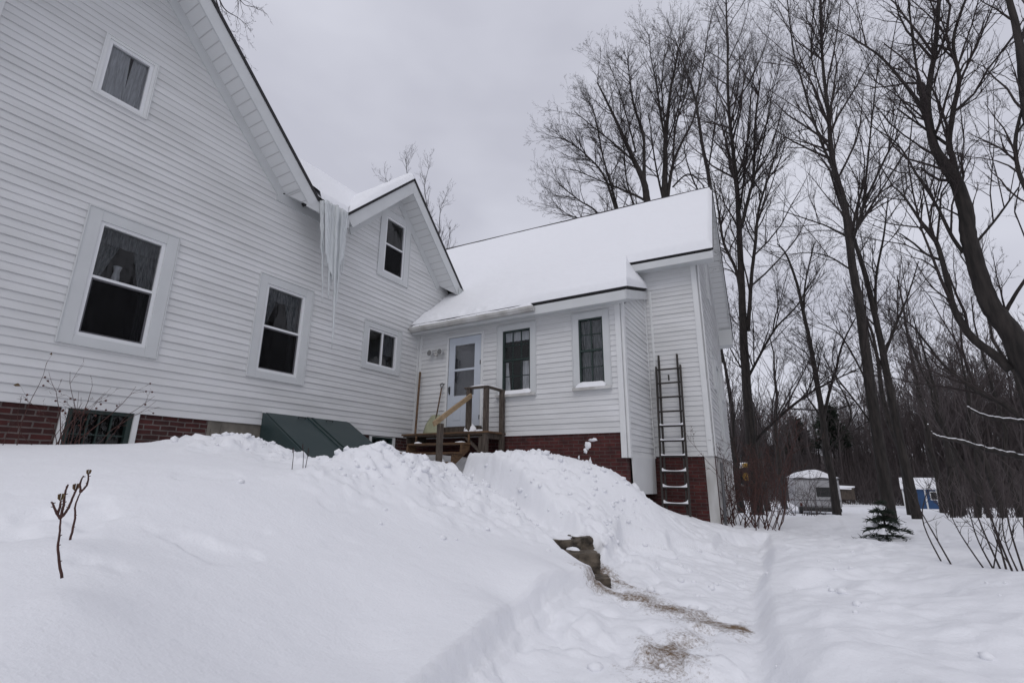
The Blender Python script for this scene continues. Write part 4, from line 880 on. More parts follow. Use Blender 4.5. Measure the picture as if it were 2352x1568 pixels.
# ================================================================== STONE STEPS
def rock(c, s, rz, seed, label):
    rs_ = np.random.RandomState(seed); n = 14; v = []; f = []
    def add_face(o, du, dv, nu=n, nv=n):
        k = len(v)
        for i in range(nu+1):
            for j in range(nv+1): v.append(np.array(o)+np.array(du)*i/nu+np.array(dv)*j/nv)
        for i in range(nu):
            for j in range(nv): a = k+i*(nv+1)+j; f.append((a, a+nv+1, a+nv+2, a+1))
    add_face((-1, -1, -1), (0, 2, 0), (2, 0, 0)); add_face((-1, -1, 1), (2, 0, 0), (0, 2, 0)); add_face((-1, -1, -1), (2, 0, 0), (0, 0, 2)); add_face((-1, 1, -1), (0, 0, 2), (2, 0, 0)); add_face((-1, -1, -1), (0, 0, 2), (0, 2, 0)); add_face((1, -1, -1), (0, 2, 0), (0, 0, 2))
    V = np.array(v); r = np.abs(V).max(1); L4 = (np.abs(V)**26).sum(1)**(1/26); V = V/L4[:, None]
    d = fbm(V[:, 0]*1.7+seed*3+V[:, 2]*1.3, V[:, 1]*1.7+V[:, 2]*.9, 2)*.6+fbm(V[:, 0]*5+seed+V[:, 2]*4, V[:, 1]*5+V[:, 2]*3, 3); V = V*(1+.11*d[:, None])
    V = V*np.array(s)*.44; cz, sz = math.cos(rz), math.sin(rz)
    V = np.stack([V[:, 0]*cz-V[:, 1]*sz+c[0], V[:, 0]*sz+V[:, 1]*cz+c[1], V[:, 2]+c[2]], -1)
    o = mesh_np('stone_block', V, np.array(f), M['stone']); tag(o, label, 'stone block', 'rough granite blocks forming the snowy steps'); return o
def rk(px, py, d, s, rz, seed, label):
    p = at(px, py, d); rock(p, s, rz, seed, label)
rk(1364, 1341, 5.5, (.30, .36, .17), .5, 1, 'lowest rough stone block, at the foot of the snowy steps')
rk(1334, 1290, 5.85, (.34, .42, .24), .6, 2, 'middle stone block with a flat brown top, above the lowest one')
rk(1333, 1247, 6.3, (.34, .26, .18), .7, 3, 'upper right stone block tucked against the snow mound')
rk(1296, 1254, 6.15, (.34, .40, .19), .6, 4, 'upper left stone block partly under snow')
for i, (px, py, d, sz, ox, oy, rx, ry, lab) in enumerate(((1296, 1254, 6.15, .19, .03, .05, .13, .15, 'snow cap on the upper left stone block'), (1333, 1247, 6.3, .18, .04, .03, .10, .08, 'snow cap on the upper right stone block'), (1334, 1290, 5.85, .24, .07, .12, .08, .08, 'patch of snow on the back of the middle stone block'))):
    p = at(px, py, d); snow_lump(p[0]+ox, p[1]+oy, p[2]+sz*.42, rx, ry, .035, lab, 60+i)

# ================================================================== TREES
RS = np.random.RandomState(21)
def seg_mesh(P0, P1, R0, R1, sides=3):
    d = P1-P0; ln = np.linalg.norm(d, axis=1, keepdims=True)+1e-9; d = d/ln
    ref = np.where(np.abs(d[:, 2:3]) > .9, np.array([[1., 0, 0]]), np.array([[0., 0, 1]])); a = np.cross(d, ref); a /= np.linalg.norm(a, axis=1, keepdims=True)+1e-9; b = np.cross(d, a)
    n = len(P0); V = np.zeros((n, 2, sides, 3))
    for j in range(sides):
        an = 2*math.pi*j/sides; o = a*math.cos(an)+b*math.sin(an)
        V[:, 0, j] = P0+o*R0[:, None]; V[:, 1, j] = P1+o*R1[:, None]
    base = np.arange(n)*2*sides; F_ = []
    for j in range(sides):
        k = (j+1) % sides; F_.append(np.stack([base+j, base+k, base+sides+k, base+sides+j], -1))
    return V.reshape(-1, 3), np.concatenate(F_)
def grow(S, D, Ln, Rd, nseg, wig, up, rs):
    """grow many branches at once; returns segment arrays and per-branch node arrays"""
    n = len(S); P = [S]; d = D/np.linalg.norm(D, axis=1, keepdims=True); dd = [d]
    for k in range(nseg):
        d = d+rs.normal(0, wig, (n, 3))+np.array([0, 0, up]); d /= np.linalg.norm(d, axis=1, keepdims=True)
        P.append(P[-1]+d*(Ln/nseg)[:, None]); dd.append(d)
    P = np.stack(P, 1); dd = np.stack(dd, 1); t = np.linspace(0, 1, nseg+1)
    Rr = Rd[:, None]*(1-.75*t)[None, :]
    return P, dd, Rr
def segs_of(P, Rr):
    return P[:, :-1].reshape(-1, 3), P[:, 1:].reshape(-1, 3), Rr[:, :-1].reshape(-1), Rr[:, 1:].reshape(-1)
def spawn(P, dd, Rr, Ln, count, ang, tmin, lf, rf, rs, lmin=.0, flat=None, rmin=.003):
    n, m, _ = P.shape; pi = np.repeat(np.arange(n), count); t = tmin+(1-tmin)*rs.rand(len(pi))**.85; x = t*(m-1); i = np.minimum(x.astype(int), m-2); fr_ = (x-i)[:, None]
    S = P[pi, i]*(1-fr_)+P[pi, i+1]*fr_; d0 = dd[pi, i+1]; r = Rr[pi, i]*(1-fr_[:, 0])+Rr[pi, i+1]*fr_[:, 0]
    q = rs.normal(0, 1, (len(pi), 3)); q -= d0*(q*d0).sum(1, keepdims=True); q /= np.linalg.norm(q, axis=1, keepdims=True)
    a = ang*(.7+.6*rs.rand(len(pi)))[:, None]; D = d0*np.cos(a)+q*np.sin(a)
    L2 = np.maximum(lmin, Ln[pi]*lf*(.45+.75*rs.rand(len(pi)))*(1.1-.55*t)); return S, D, L2, np.maximum(rmin, r*rf)
def crown_from(limbs, rs, n1=(7, 6, 5, 4), l1=2.2, up=.08, fine=.004, wig=.12, ang=.6, lf=(.55, .55, .6, .6)):
    """limbs: list of (points Nx3, radii N). returns arrays of twig segments"""
    A = [[], [], [], []]; first = []
    for P, Rr in limbs:
        P = np.array(P); Rr = np.array(Rr); seg = np.linalg.norm(np.diff(P, axis=0), axis=1); L_ = seg.sum()
        first.append((P, Rr, L_))
    S_ = []; D_ = []; L_2 = []; R_2 = []
    for P, Rr, L_ in first:
        m = len(P); d = np.gradient(P, axis=0); d /= np.linalg.norm(d, axis=1, keepdims=True)+1e-9
        cnt = max(2, int(L_*n1[0]/2.2)); s, D, l, r = spawn(P[None], d[None], Rr[None], np.array([L_]), cnt, ang, .12, .3, .5, rs)
        l = l1*(.4+.8*rs.rand(len(l))); r = np.minimum(r*1.3, .0135*l+.003); S_.append(s); D_.append(D); L_2.append(l); R_2.append(r)
    S, D, Ln, Rd = np.concatenate(S_), np.concatenate(D_), np.concatenate(L_2), np.concatenate(R_2)
    out_ = []
    for lv in range(len(n1)):
        P, dd, Rr = grow(S, D, Ln, Rd, 5 if lv < 2 else 3, wig, up*(1 if lv < 3 else .4), rs); out_.append(segs_of(P, Rr))
        if lv < len(n1)-1: S, D, Ln, Rd = spawn(P, dd, Rr, Ln, n1[lv+1], ang*.95, .15, lf[lv], .62, rs, rmin=fine)
    return [np.concatenate([o[k] for o in out_]) for k in range(4)]
def smooth_line(pts, rads, k=6, jit=.0, rs=None):
    pts = np.array(pts, float); n = len(pts); out_ = []; ro = []
    for i in range(n-1):
        p0 = pts[max(i-1, 0)]; p1 = pts[i]; p2 = pts[i+1]; p3 = pts[min(i+2, n-1)]
        for j in range(k):
            t = j/k; out_.append(.5*((2*p1)+(p2-p0)*t+(2*p0-5*p1+4*p2-p3)*t*t+(3*p1-p0-3*p2+p3)*t**3)); ro.append(rads[i]*(1-t)+rads[i+1]*t)
    out_.append(pts[-1]); ro.append(rads[-1]); out_ = np.array(out_)
    if jit: out_[1:] += (rs.rand(len(out_)-1, 3)-.5)*2*jit*np.array(ro)[1:, None]*2
    return out_, np.array(ro)
def guided_tree(name, label, cat, dist, limbs, rs, group='bare trees beside and behind the wing', n1=(7, 6, 5, 4), l1=2.0, up=.08, fine=.004, trunk_sides=9, ang=.6, wig=.12, bark='bark', root=None, depth=.0, ground=True, tk=.80):
    """limbs: lists of (px, py, radius, extra depth)"""
    L3 = []
    for li, lb in enumerate(limbs):
        pts = []; rad = []
        dz = 0
        for q in lb:
            dd_ = dist+(q[3] if len(q) > 3 else 0); pts.append(at(q[0], q[1], dd_)); rad.append(q[2])
        L3.append((pts, rad))
    if ground:
        p = np.array(L3[0][0][0]); L3[0] = ([p+np.array([0, 0, -.6])]+L3[0][0], [L3[0][1][0]*1.25]+L3[0][1])
    base = np.array(L3[0][0][0]); t = thing(name, label, cat, tuple(base), group)
    mb = MB(); lines = []
    for i, (p, r) in enumerate(L3):
        P, Rr = smooth_line(p, [q_*tk for q_ in r], 6, .035, rs); lines.append((P, Rr))
        mb.tube(P, Rr, trunk_sides if Rr[0] > .05 else 6)
    mb.build('trunk', M[bark], t, smooth=True)
    start = []
    for i, (P, Rr) in enumerate(lines):
        k0 = 0
        if i == 0: k0 = int(len(P)*.40)
        start.append((P[k0:], Rr[k0:]))
    P0, P1, R0, R1 = crown_from(start, rs, n1, l1, up, fine, wig, ang)
    # snow never sits on these; twigs end fine
    v, f = seg_mesh(P0, P1, R0, R1, 3); mesh_np('crown', v, f, M['twig'], t)
    return t
rs = RS
# T1 many-stemmed maple right of the wing
guided_tree('maple_tree', 'bare many-stemmed maple just past the wing gable, a long low branch reaching right', 'tree', 19, [
 [(1738, 1160, .36), (1724, 1000, .30), (1713, 860, .27), (1706, 740, .24), (1701, 600, .20), (1693, 440, .15), (1687, 376, .13), (1673, 240, .10), (1671, 120, .07), (1667, -20, .05)],
 [(1703, 520, .12), (1721, 448, .10), (1731, 400, .09), (1735, 280, .07), (1747, 180, .04)],
 [(1718, 760, .13), (1727, 627, .11), (1735, 560, .10), (1743, 480, .08), (1767, 400, .06), (1795, 312, .03)],
 [(1705, 720, .12), (1693, 627, .10), (1663, 560, .09), (1653, 500, .07), (1640, 420, .04)],
 [(1727, 1030, .10), (1744, 1003, .10), (1768, 978, .09, -.5), (1823, 929, .075, -1), (1883, 889, .05, -1.5), (1975, 845, .025, -2)],
 [(1712, 880, .09), (1735, 835, .08), (1779, 757, .06, -.5), (1831, 701, .04, -1), (1862, 640, .02, -1)],
 [(1722, 860, .06), (1700, 840, .05), (1672, 790, .03)],
 [(1700, 480, .08), (1712, 380, .06), (1722, 250, .04), (1738, 120, .02)],
 [(1730, 420, .07), (1752, 330, .05), (1770, 230, .03), (1790, 150, .02)]], rs, l1=3.0, n1=(8, 6, 5, 3), up=.09, fine=.0034, tk=.56)
# T2 tall centre trunk
guided_tree('maple_tree', 'tall bare tree whose straight trunk rises right behind the little spruce', 'tree', 14, [
 [(2052, 1235, .27), (2030, 1090, .24), (2011, 969, .215), (1991, 829, .20), (1975, 709, .18), (1957, 600, .165), (1940, 472, .15), (1919, 400, .13), (1909, 340, .11), (1903, 260, .09), (1893, 180, .075), (1887, 100, .06), (1883, -20, .045)],
 [(1912, 385, .07), (1888, 330, .06), (1863, 260, .05), (1840, 180, .045), (1823, 120, .04), (1807, -10, .03)],
 [(1900, 250, .05), (1880, 190, .04), (1863, 120, .035), (1871, -10, .025)],
 [(1957, 560, .07), (1985, 470, .06, -.3), (2007, 420, .05, -.6), (2040, 350, .04, -.8), (2067, 308, .03, -1)],
 [(1948, 545, .05), (1900, 520, .04), (1867, 508, .035), (1795, 484, .02)],
 [(1962, 625, .045), (1905, 590, .035), (1850, 580, .025), (1800, 590, .012)],
 [(2000, 900, .045), (1975, 845, .04), (1930, 770, .03), (1880, 740, .015)],
 [(2008, 980, .045), (1960, 915, .035), (1910, 850, .025), (1885, 800, .015)],
 [(1950, 540, .07), (1978, 500, .055, .4), (2000, 300, .035, .6), (2020, 120, .02, .8)]], rs, l1=2.6, n1=(8, 6, 5, 3), up=.08, fine=.0030, tk=.54)
# T5
guided_tree('maple_tree', 'slender dark trunk leaning left just right of the tall tree with the spruce', 'tree', 16, [
 [(2114, 1218, .15), (2093, 1130, .135), (2059, 969, .12), (2036, 849, .105), (2011, 729, .09), (1990, 640, .08), (1975, 589, .07), (1960, 520, .05), (1990, 400, .03)],
 [(2030, 820, .05), (2060, 740, .04), (2085, 680, .025), (2110, 600, .015)],
 [(2012, 735, .05), (2012, 640, .04), (2030, 540, .03), (2040, 450, .015)],
 [(2045, 880, .04), (2000, 780, .03), (1985, 700, .015)]], rs, l1=1.5, n1=(8, 5, 5, 3), up=.06)
# T4
guided_tree('maple_tree', 'thin crooked tree in front of the parked camper', 'tree', 17, [
 [(1925, 1195, .15), (1912, 1100, .12), (1898, 1040, .11), (1890, 960, .10), (1872, 850, .085), (1857, 770, .07), (1846, 720, .065), (1830, 650, .05), (1806, 585, .035), (1785, 560, .02)],
 [(1890, 970, .06), (1905, 900, .05), (1920, 850, .04), (1935, 790, .03), (1965, 730, .02)],
 [(1888, 960, .04), (1860, 920, .03), (1838, 890, .015)],
 [(1895, 1040, .05), (1955, 960, .03, -.4), (1920, 870, .02, -.6)],
 [(1846, 720, .04), (1850, 650, .03), (1870, 560, .02)]], rs, l1=1.4, n1=(8, 6, 5, 3), up=.05)
# T3 big leaning tree on the right
guided_tree('maple_tree', 'big dark crooked maple leaning in from the right edge with limbs across the sky', 'tree', 9, [
 [(2620, 1330, .28), (2540, 1150, .26), (2430, 960, .25), (2362, 849, .23), (2322, 765, .21), (2275, 701, .19), (2248, 629, .175), (2226, 549, .165), (2217, 480, .155), (2190, 405, .135), (2147, 340, .10), (2131, 240, .075), (2140, 160, .065), (2147, 120, .06), (2159, -20, .04)],
 [(2197, 410, .08), (2190, 370, .075), (2180, 328, .07), (2190, 250, .06), (2203, 180, .05), (2190, 90, .04), (2225, -20, .025)],
 [(2322, 850, .10), (2285, 815, .095), (2231, 773, .085), (2190, 705, .07), (2175, 640, .06), (2150, 555, .05), (2115, 508, .035), (2075, 450, .025), (2047, 425, .015)],
 [(2170, 600, .04), (2130, 585, .03), (2100, 560, .025), (2067, 536, .015)],
 [(2136, 290, .06), (2105, 230, .05), (2067, 180, .042), (2019, 128, .03), (1947, 80, .015)],
 [(2345, 960, .06), (2300, 925, .05), (2247, 901, .042), (2167, 837, .032), (2130, 790, .027), (2087, 741, .02), (2031, 701, .010)],
 [(2212, 580, .05), (2185, 540, .045), (2150, 470, .035), (2105, 400, .03), (2060, 330, .02), (2000, 290, .01)],
 [(2300, 735, .05), (2330, 680, .04), (2370, 620, .03)],
 [(2240, 560, .035), (2290, 500, .025), (2340, 430, .015)],
 [(2180, 335, .045), (2130, 300, .03), (2060, 250, .018)],
 [(2203, 190, .03), (2250, 90, .02), (2290, -10, .012)],
 [(2145, 350, .05), (2120, 250, .04), (2100, 120, .03), (2085, -10, .02)]], rs, l1=1.9, n1=(9, 6, 5, 3), up=.05, fine=.0021, wig=.17, tk=.57)
# T6 right edge
guided_tree('maple_tree', 'bare tree whose thin stems cross the top right corner', 'tree', 8, [
 [(2560, 1400, .16), (2500, 1000, .13), (2430, 600, .10), (2372, 320, .07), (2352, 200, .06), (2340, 92, .05), (2318, 0, .04), (2300, -80, .03)],
 [(2440, 620, .05), (2380, 480, .04), (2342, 400, .03), (2332, 330, .028), (2345, 260, .02), (2365, 200, .015)],
 [(2343, 110, .03), (2360, 40, .02), (2375, -30, .015)]], rs, l1=1.0, n1=(7, 5, 5, 3), up=.05, fine=.0025, wig=.15)
# clump behind the wing roof
guided_tree('maple_tree', 'wide bare fan-crowned tree behind the left part of the wing ridge', 'tree', 27, [
 [(1515, 700, .34), (1500, 560, .30), (1486, 462, .26), (1477, 413, .22), (1452, 360, .17), (1421, 290, .12), (1392, 230, .08), (1372, 190, .05)],
 [(1480, 430, .15), (1479, 350, .12), (1477, 308, .11), (1455, 238, .08), (1445, 170, .05), (1442, 120, .03)],
 [(1470, 640, .14), (1414, 479, .10), (1386, 402, .08), (1350, 360, .06), (1316, 332, .04), (1285, 315, .02)],
 [(1450, 600, .12), (1418, 478, .09), (1385, 360, .06), (1365, 260, .04), (1350, 230, .02)],
 [(1440, 640, .10), (1380, 500, .07), (1330, 460, .05), (1285, 425, .03)],
 [(1486, 462, .10), (1440, 440, .07), (1390, 420, .05), (1320, 390, .03)],
 [(1455, 370, .08), (1410, 330, .06), (1360, 290, .04), (1318, 255, .02)],
 [(1460, 350, .07), (1440, 270, .05), (1415, 190, .03), (1400, 150, .02)],
 [(1500, 560, .1), (1445, 440, .06), (1432, 330, .04), (1425, 240, .03)],
 [(1430, 640, .08), (1350, 520, .05), (1300, 490, .03), (1272, 470, .015)]], rs, l1=2.3, n1=(9, 6, 5, 3), up=.05, fine=.0045)
guided_tree('maple_tree', 'bare tree with twin upright stems behind the middle of the wing ridge', 'tree', 28, [
 [(1535, 760, .36), (1530, 600, .30), (1526, 451, .24), (1528, 380, .2), (1529, 315, .16), (1540, 210, .10), (1550, 160, .07), (1561, 100, .04)],
 [(1529, 330, .10), (1515, 250, .08), (1508, 196, .06), (1495, 130, .04), (1491, 80, .03)],
 [(1533, 455, .14), (1545, 380, .11), (1565, 330, .09), (1590, 280, .06), (1610, 220, .03)],
 [(1528, 300, .07), (1520, 200, .05), (1528, 110, .03)],
 [(1545, 390, .09), (1552, 290, .07), (1580, 200, .05), (1590, 130, .03)],
 [(1545, 430, .07), (1580, 400, .05), (1610, 420, .04), (1622, 440, .03)],
 [(1530, 340, .07), (1560, 240, .05), (1572, 150, .03)],
 [(1526, 470, .1), (1510, 400, .07), (1500, 340, .05), (1490, 260, .03)]], rs, l1=2.8, n1=(8, 6, 5, 3), up=.07, fine=.0045)
guided_tree('maple_tree', 'slim bare tree at the right tip of the wing ridge', 'tree', 22, [
 [(1650, 800, .17), (1640, 600, .14), (1631, 430, .11), (1613, 332, .09), (1604, 270, .08), (1596, 224, .065), (1575, 160, .045), (1550, 90, .03)],
 [(1598, 235, .05), (1615, 150, .04), (1625, 80, .025), (1640, 20, .015)],
 [(1630, 430, .05), (1606, 440, .045), (1580, 380, .035), (1570, 330, .02)],
 [(1625, 400, .05), (1640, 300, .04), (1648, 200, .03), (1650, 100, .02)]], rs, l1=1.9, n1=(9, 5, 5, 4), up=.07, fine=.005)
guided_tree('maple_tree', 'bare young tree whose twig tips show behind the small gable', 'tree', 20, [
 [(975, 900, .16), (975, 700, .12), (972, 560, .08), (955, 480, .05), (938, 420, .03), (932, 365, .015)],
 [(975, 640, .07), (985, 540, .05), (980, 470, .03), (975, 430, .02), (986, 380, .012)],
 [(978, 700, .07), (1000, 600, .05), (1008, 540, .035), (1012, 480, .02), (1025, 450, .01)],
 [(980, 700, .07), (1015, 620, .04), (1028, 570, .025), (1035, 520, .012)],
 [(970, 640, .06), (940, 520, .04), (905, 440, .02), (885, 410, .01)]], rs, l1=.85, n1=(9, 5, 3), up=.09, fine=.0035, tk=.6)
guided_tree('maple_tree', 'bare tree behind the main roof with drooping twigs at the top left of the sky', 'tree', 16, [
 [(300, 500, .3), (320, 200, .26), (360, 0, .2), (400, -120, .14), (450, -200, .1)],
 [(400, -120, .08), (450, -90, .05), (490, -30, .035), (515, 20, .022), (545, 40, .012), (570, 60, .006)],
 [(430, -170, .07), (500, -90, .04), (540, -20, .025), (560, 10, .012), (580, 15, .006)],
 [(480, -50, .04), (510, 40, .022), (535, 90, .012), (560, 115, .006)]], rs, l1=.75, n1=(10, 4, 3), up=-.03, fine=.004, wig=.18)

# generic far tree used for the middle distance and the wood
def proto_tree(rs, h=11, n1=(9, 5, 4), fine=.012, spread=.42, r0=.16, l1=3.0):
    segs = []; m = 9; P = np.zeros((1, m, 3)); P[0, :, 2] = np.linspace(0, h, m); P[0, 1:, :2] = np.cumsum(rs.normal(0, .12, (m-1, 2)), 0)
    Rr = (r0*(1-.85*np.linspace(0, 1, m)))[None]; dd = np.gradient(P[0], axis=0); dd = (dd/np.linalg.norm(dd, axis=1, keepdims=True))[None]
    out_ = [segs_of(P, Rr)]; S, D, Ln, Rd = spawn(P, dd, Rr, np.array([h]), n1[0]*2, spread, .25, l1/h, .26, rs, rmin=fine*1.3)
    for lv in range(len(n1)):
        Q_, q2, q3 = grow(S, D, Ln, Rd, 4 if lv == 0 else 3, .12, .10, rs); out_.append(segs_of(Q_, q3))
        if lv < len(n1)-1: S, D, Ln, Rd = spawn(Q_, q2, q3, Ln, n1[lv+1], .5, .15, .5, .6, rs, rmin=fine)
    return [np.concatenate([o[k] for o in out_]) for k in range(4)]
def far_tree(name, label, group, protos, x, y, s, rz):
    t = thing(name, label, 'tree', (x, y, 0), group)
    return t
# middle-distance trees, each its own thing
mids = [(1700, 24, 8.5, 'bare grey tree just right of the wing wall, beyond the maple'), (1760, 30, 10.5, 'round-crowned bare tree beyond the yellow machine'), (1800, 33, 10.5, 'bare tree rising behind the left of the camper'),
        (2085, 30, 11.5, 'bare tree left of the blue shed with a fine upright crown'), (2160, 34, 13.0, 'bare tree directly above the blue shed'), (2195, 30, 9, 'small bare tree right above the blue shed roof')]
for i, (px, d, h, lab) in enumerate(mids):
    r2 = np.random.RandomState(100+i); p = at(px, 1140, d); z0 = gz(p[0], p[1])-.1
    t = thing('bare_tree', lab, 'tree', (p[0], p[1], z0), 'bare trees in the middle distance')
    P0, P1, R0, R1 = proto_tree(r2, h, (11, 5, 4, 3), .0075, .42, .17, h*.42); off = np.array([p[0], p[1], z0])
    nt_ = 8; v, f = seg_mesh(P0[:nt_]+off, P1[:nt_]+off, R0[:nt_], R1[:nt_], 8); mesh_np('trunk', v, f, M['bark'], t)
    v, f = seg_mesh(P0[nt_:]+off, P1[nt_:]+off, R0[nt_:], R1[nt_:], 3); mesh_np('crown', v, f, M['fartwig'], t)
# the wood on the far side of the field
protos = [proto_tree(np.random.RandomState(200+k), 10, (12, 5, 4), .013, .40, .15, 3.6) for k in range(6)]
VV = []; FF = []; off = 0; r2 = np.random.RandomState(77)
cnt = 0
for k in range(560):
    az = R(r2.uniform(-24, 12)); d = r2.uniform(52, 105); x, y = d*math.cos(az), d*math.sin(az)
    hs = r2.uniform(.75, 1.25)*(1+.10*sstep(-4, -14, math.degrees(az)))
    if d > 80: hs *= 1.15
    if math.degrees(az) > -6: hs *= .86
    P0, P1, R0, R1 = protos[k % 6]; a = r2.uniform(0, 6.28); c_, s_ = math.cos(a), math.sin(a)
    Rm = np.array([[c_, -s_, 0], [s_, c_, 0], [0, 0, 1]]).T*hs
    o3 = np.array([x, y, -2.7+.018*(d-60)])
    v, f = seg_mesh(P0@Rm+o3, P1@Rm+o3, R0*hs, R1*hs, 3); VV.append(v); FF.append(f+off); off += len(v)
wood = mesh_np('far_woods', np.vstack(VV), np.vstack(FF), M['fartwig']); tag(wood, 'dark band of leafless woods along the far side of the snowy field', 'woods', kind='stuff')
VV = []; FF = []; off = 0
for k in range(60):
    az = R(r2.uniform(-115, -38)); d = r2.uniform(20, 42); x, y = d*math.cos(az), d*math.sin(az); hs = r2.uniform(.9, 1.5)
    P0, P1, R0, R1 = protos[k % 6]; a = r2.uniform(0, 6.28); c_, s_ = math.cos(a), math.sin(a); Rm = np.array([[c_, -s_, 0], [s_, c_, 0], [0, 0, 1]]).T*hs; o3 = np.array([x, y, -1.5])
    v, f = seg_mesh(P0@Rm+o3, P1@Rm+o3, R0*hs*1.3, R1*hs*1.3, 3); VV.append(v); FF.append(f+off); off += len(v)
tag(mesh_np('near_woods', np.vstack(VV), np.vstack(FF), M['fartwig']), 'bare woods behind the camera, mirrored in the window glass', 'woods', kind='stuff')
# wooded rise behind the field
hv = []; hf = []; na, nr_ = 90, 16
for i in range(na+1):
    for j in range(nr_+1):
        a_ = R(-48+70*i/na); d_ = 84+10*j; q = j/nr_
        hv.append((d_*math.cos(a_), d_*math.sin(a_), -3.4+12.5*(q**.75)*(1+.25*math.sin(i*.21)+.12*math.sin(i*.7+1))*(.75+.5*min(1, (na-i)/na+.15))+.5*math.sin(i*1.9+j*2.3)))
for i in range(na):
    for j in range(nr_): k = i*(nr_+1)+j; hf.append((k, k+nr_+1, k+nr_+2, k+1))
mb = MB(); mb.v = hv; mb.f = hf
M['hill'] = material('leaf_litter_hill', (.075, .062, .060), .95, col2=(.040, .031, .030), scale=.35)
tag(mb.build('hills', M['hill'], None, smooth=True), None, None, kind='structure')
# dense brush under the wood
VV = []; FF = []; off = 0
n = 12000; az = np.radians(r2.uniform(-26, 12, n)); d = r2.uniform(50, 100, n); S = np.stack([d*np.cos(az), d*np.sin(az), -2.7+.018*(d-60)], -1)
D = r2.normal(0, .35, (n, 3)); D[:, 2] = 1; P, dd, Rr = grow(S, D, r2.uniform(1.2, 5.2, n), np.full(n, .020), 3, .14, .05, r2)
S2, D2, L2, R2_ = spawn(P, dd, Rr, np.full(n, 2.5), 3, .6, .2, .5, .7, r2, rmin=.014); Pb, db, Rb = grow(S2, D2, L2, R2_, 2, .15, .05, r2)
a = [np.concatenate(z) for z in zip(segs_of(P, Rr), segs_of(Pb, Rb))]; v, f = seg_mesh(*a, 3)
tag(mesh_np('underbrush', v, f, M['fartwig']), 'tangled leafless brush at the foot of the far woods', 'brush', kind='stuff')
# brush on the right side of the field, nearer
n = 480; az = np.radians(r2.uniform(-30, -10.0, n)); d = 17+21*r2.rand(n)**.6; S = np.stack([d*np.cos(az), d*np.sin(az), np.full(n, -1.6)], -1)
S[:, 2] = ground_z(S[:, 0], S[:, 1], False)-.1
D = r2.normal(0, .30, (n, 3)); D[:, 2] = 1; P, dd, Rr = grow(S, D, r2.uniform(1.0, 3.2, n), np.full(n, .014), 4, .14, .04, r2)
S2, D2, L2, R2_ = spawn(P, dd, Rr, np.full(n, 2.0), 5, .6, .15, .5, .7, r2, rmin=.007); Pb, db, Rb = grow(S2, D2, L2, R2_, 3, .15, .03, r2)
a = [np.concatenate(z) for z in zip(segs_of(P, Rr), segs_of(Pb, Rb))]; v, f = seg_mesh(*a, 3)
tag(mesh_np('underbrush', v, f, M['fartwig']), 'thick dark thicket behind the snowbank at the right edge', 'brush', kind='stuff')
# trunks standing in that thicket
for i, (px, d, h) in enumerate(((2180, 24, 7.5), (2235, 22, 7), (2265, 26, 8.5), (2300, 21, 7), (2335, 24, 8), (2210, 32, 10), (2390, 22, 9))):
    r3 = np.random.RandomState(300+i); p = at(px, 1150, d); z0 = gz(p[0], p[1])-.1
    t = thing('bare_tree', ['thin leafless tree right of the blue shed', 'second thin leafless tree right of the blue shed', 'third thin leafless tree in the thicket, counted from the shed', 'fourth thin leafless tree in the thicket, counted from the shed', 'rightmost thin leafless tree in the thicket in view', 'leafless tree behind the thin one beside the shed', 'leafless tree at the very right edge of the thicket'][i], 'tree', (p[0], p[1], z0), 'thin trees in the right thicket')
    P0, P1, R0, R1 = proto_tree(r3, h, (8, 5, 4), .006, .42, .09, h*.35); o3 = np.array([p[0], p[1], z0])
    v, f = seg_mesh(P0[:8]+o3, P1[:8]+o3, R0[:8], R1[:8], 7); mesh_np('trunk', v, f, M['bark'], t)
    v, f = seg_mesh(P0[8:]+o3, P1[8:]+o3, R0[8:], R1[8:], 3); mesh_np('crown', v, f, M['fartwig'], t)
# two dark pines in the far wood
for px, d, h, lab in ((1925, 62, 9.5, 'dark evergreen standing above the far woods right of the thin crooked tree'), (1845, 66, 8.6, 'paler evergreen in the far woods left of the thin crooked tree')):
    p = at(px, 1100, d); o3 = np.array([p[0], p[1], -2.6]); t = thing('pine_tree', lab, 'tree', tuple(o3), 'pines in the far woods'); r3 = np.random.RandomState(int(px))
    mb = MB(); mb.tube([o3, o3+(0, 0, h)], [.25, .05], 7); mb.build('trunk', M['bark'], t)
    n = 1300; zz = r3.uniform(.55, 1.0, n)*h; rad = (h-zz)*.36+.4; an = r3.uniform(0, 6.28, n); q = r3.uniform(.1, 1, n)**.6*rad*(.55+.45*np.sin(an*3+zz*2))
    S = o3+np.stack([q*np.cos(an), q*np.sin(an), zz+q*.12], -1); D = np.stack([np.cos(an), np.sin(an), r3.normal(.1, .4, n)], -1)
    P, dd, Rr = grow(S, D, np.full(n, .7), np.full(n, .10), 2, .2, 0, r3); v, f = seg_mesh(*segs_of(P, Rr), 3); mesh_np('foliage', v, f, M['needle'], t)

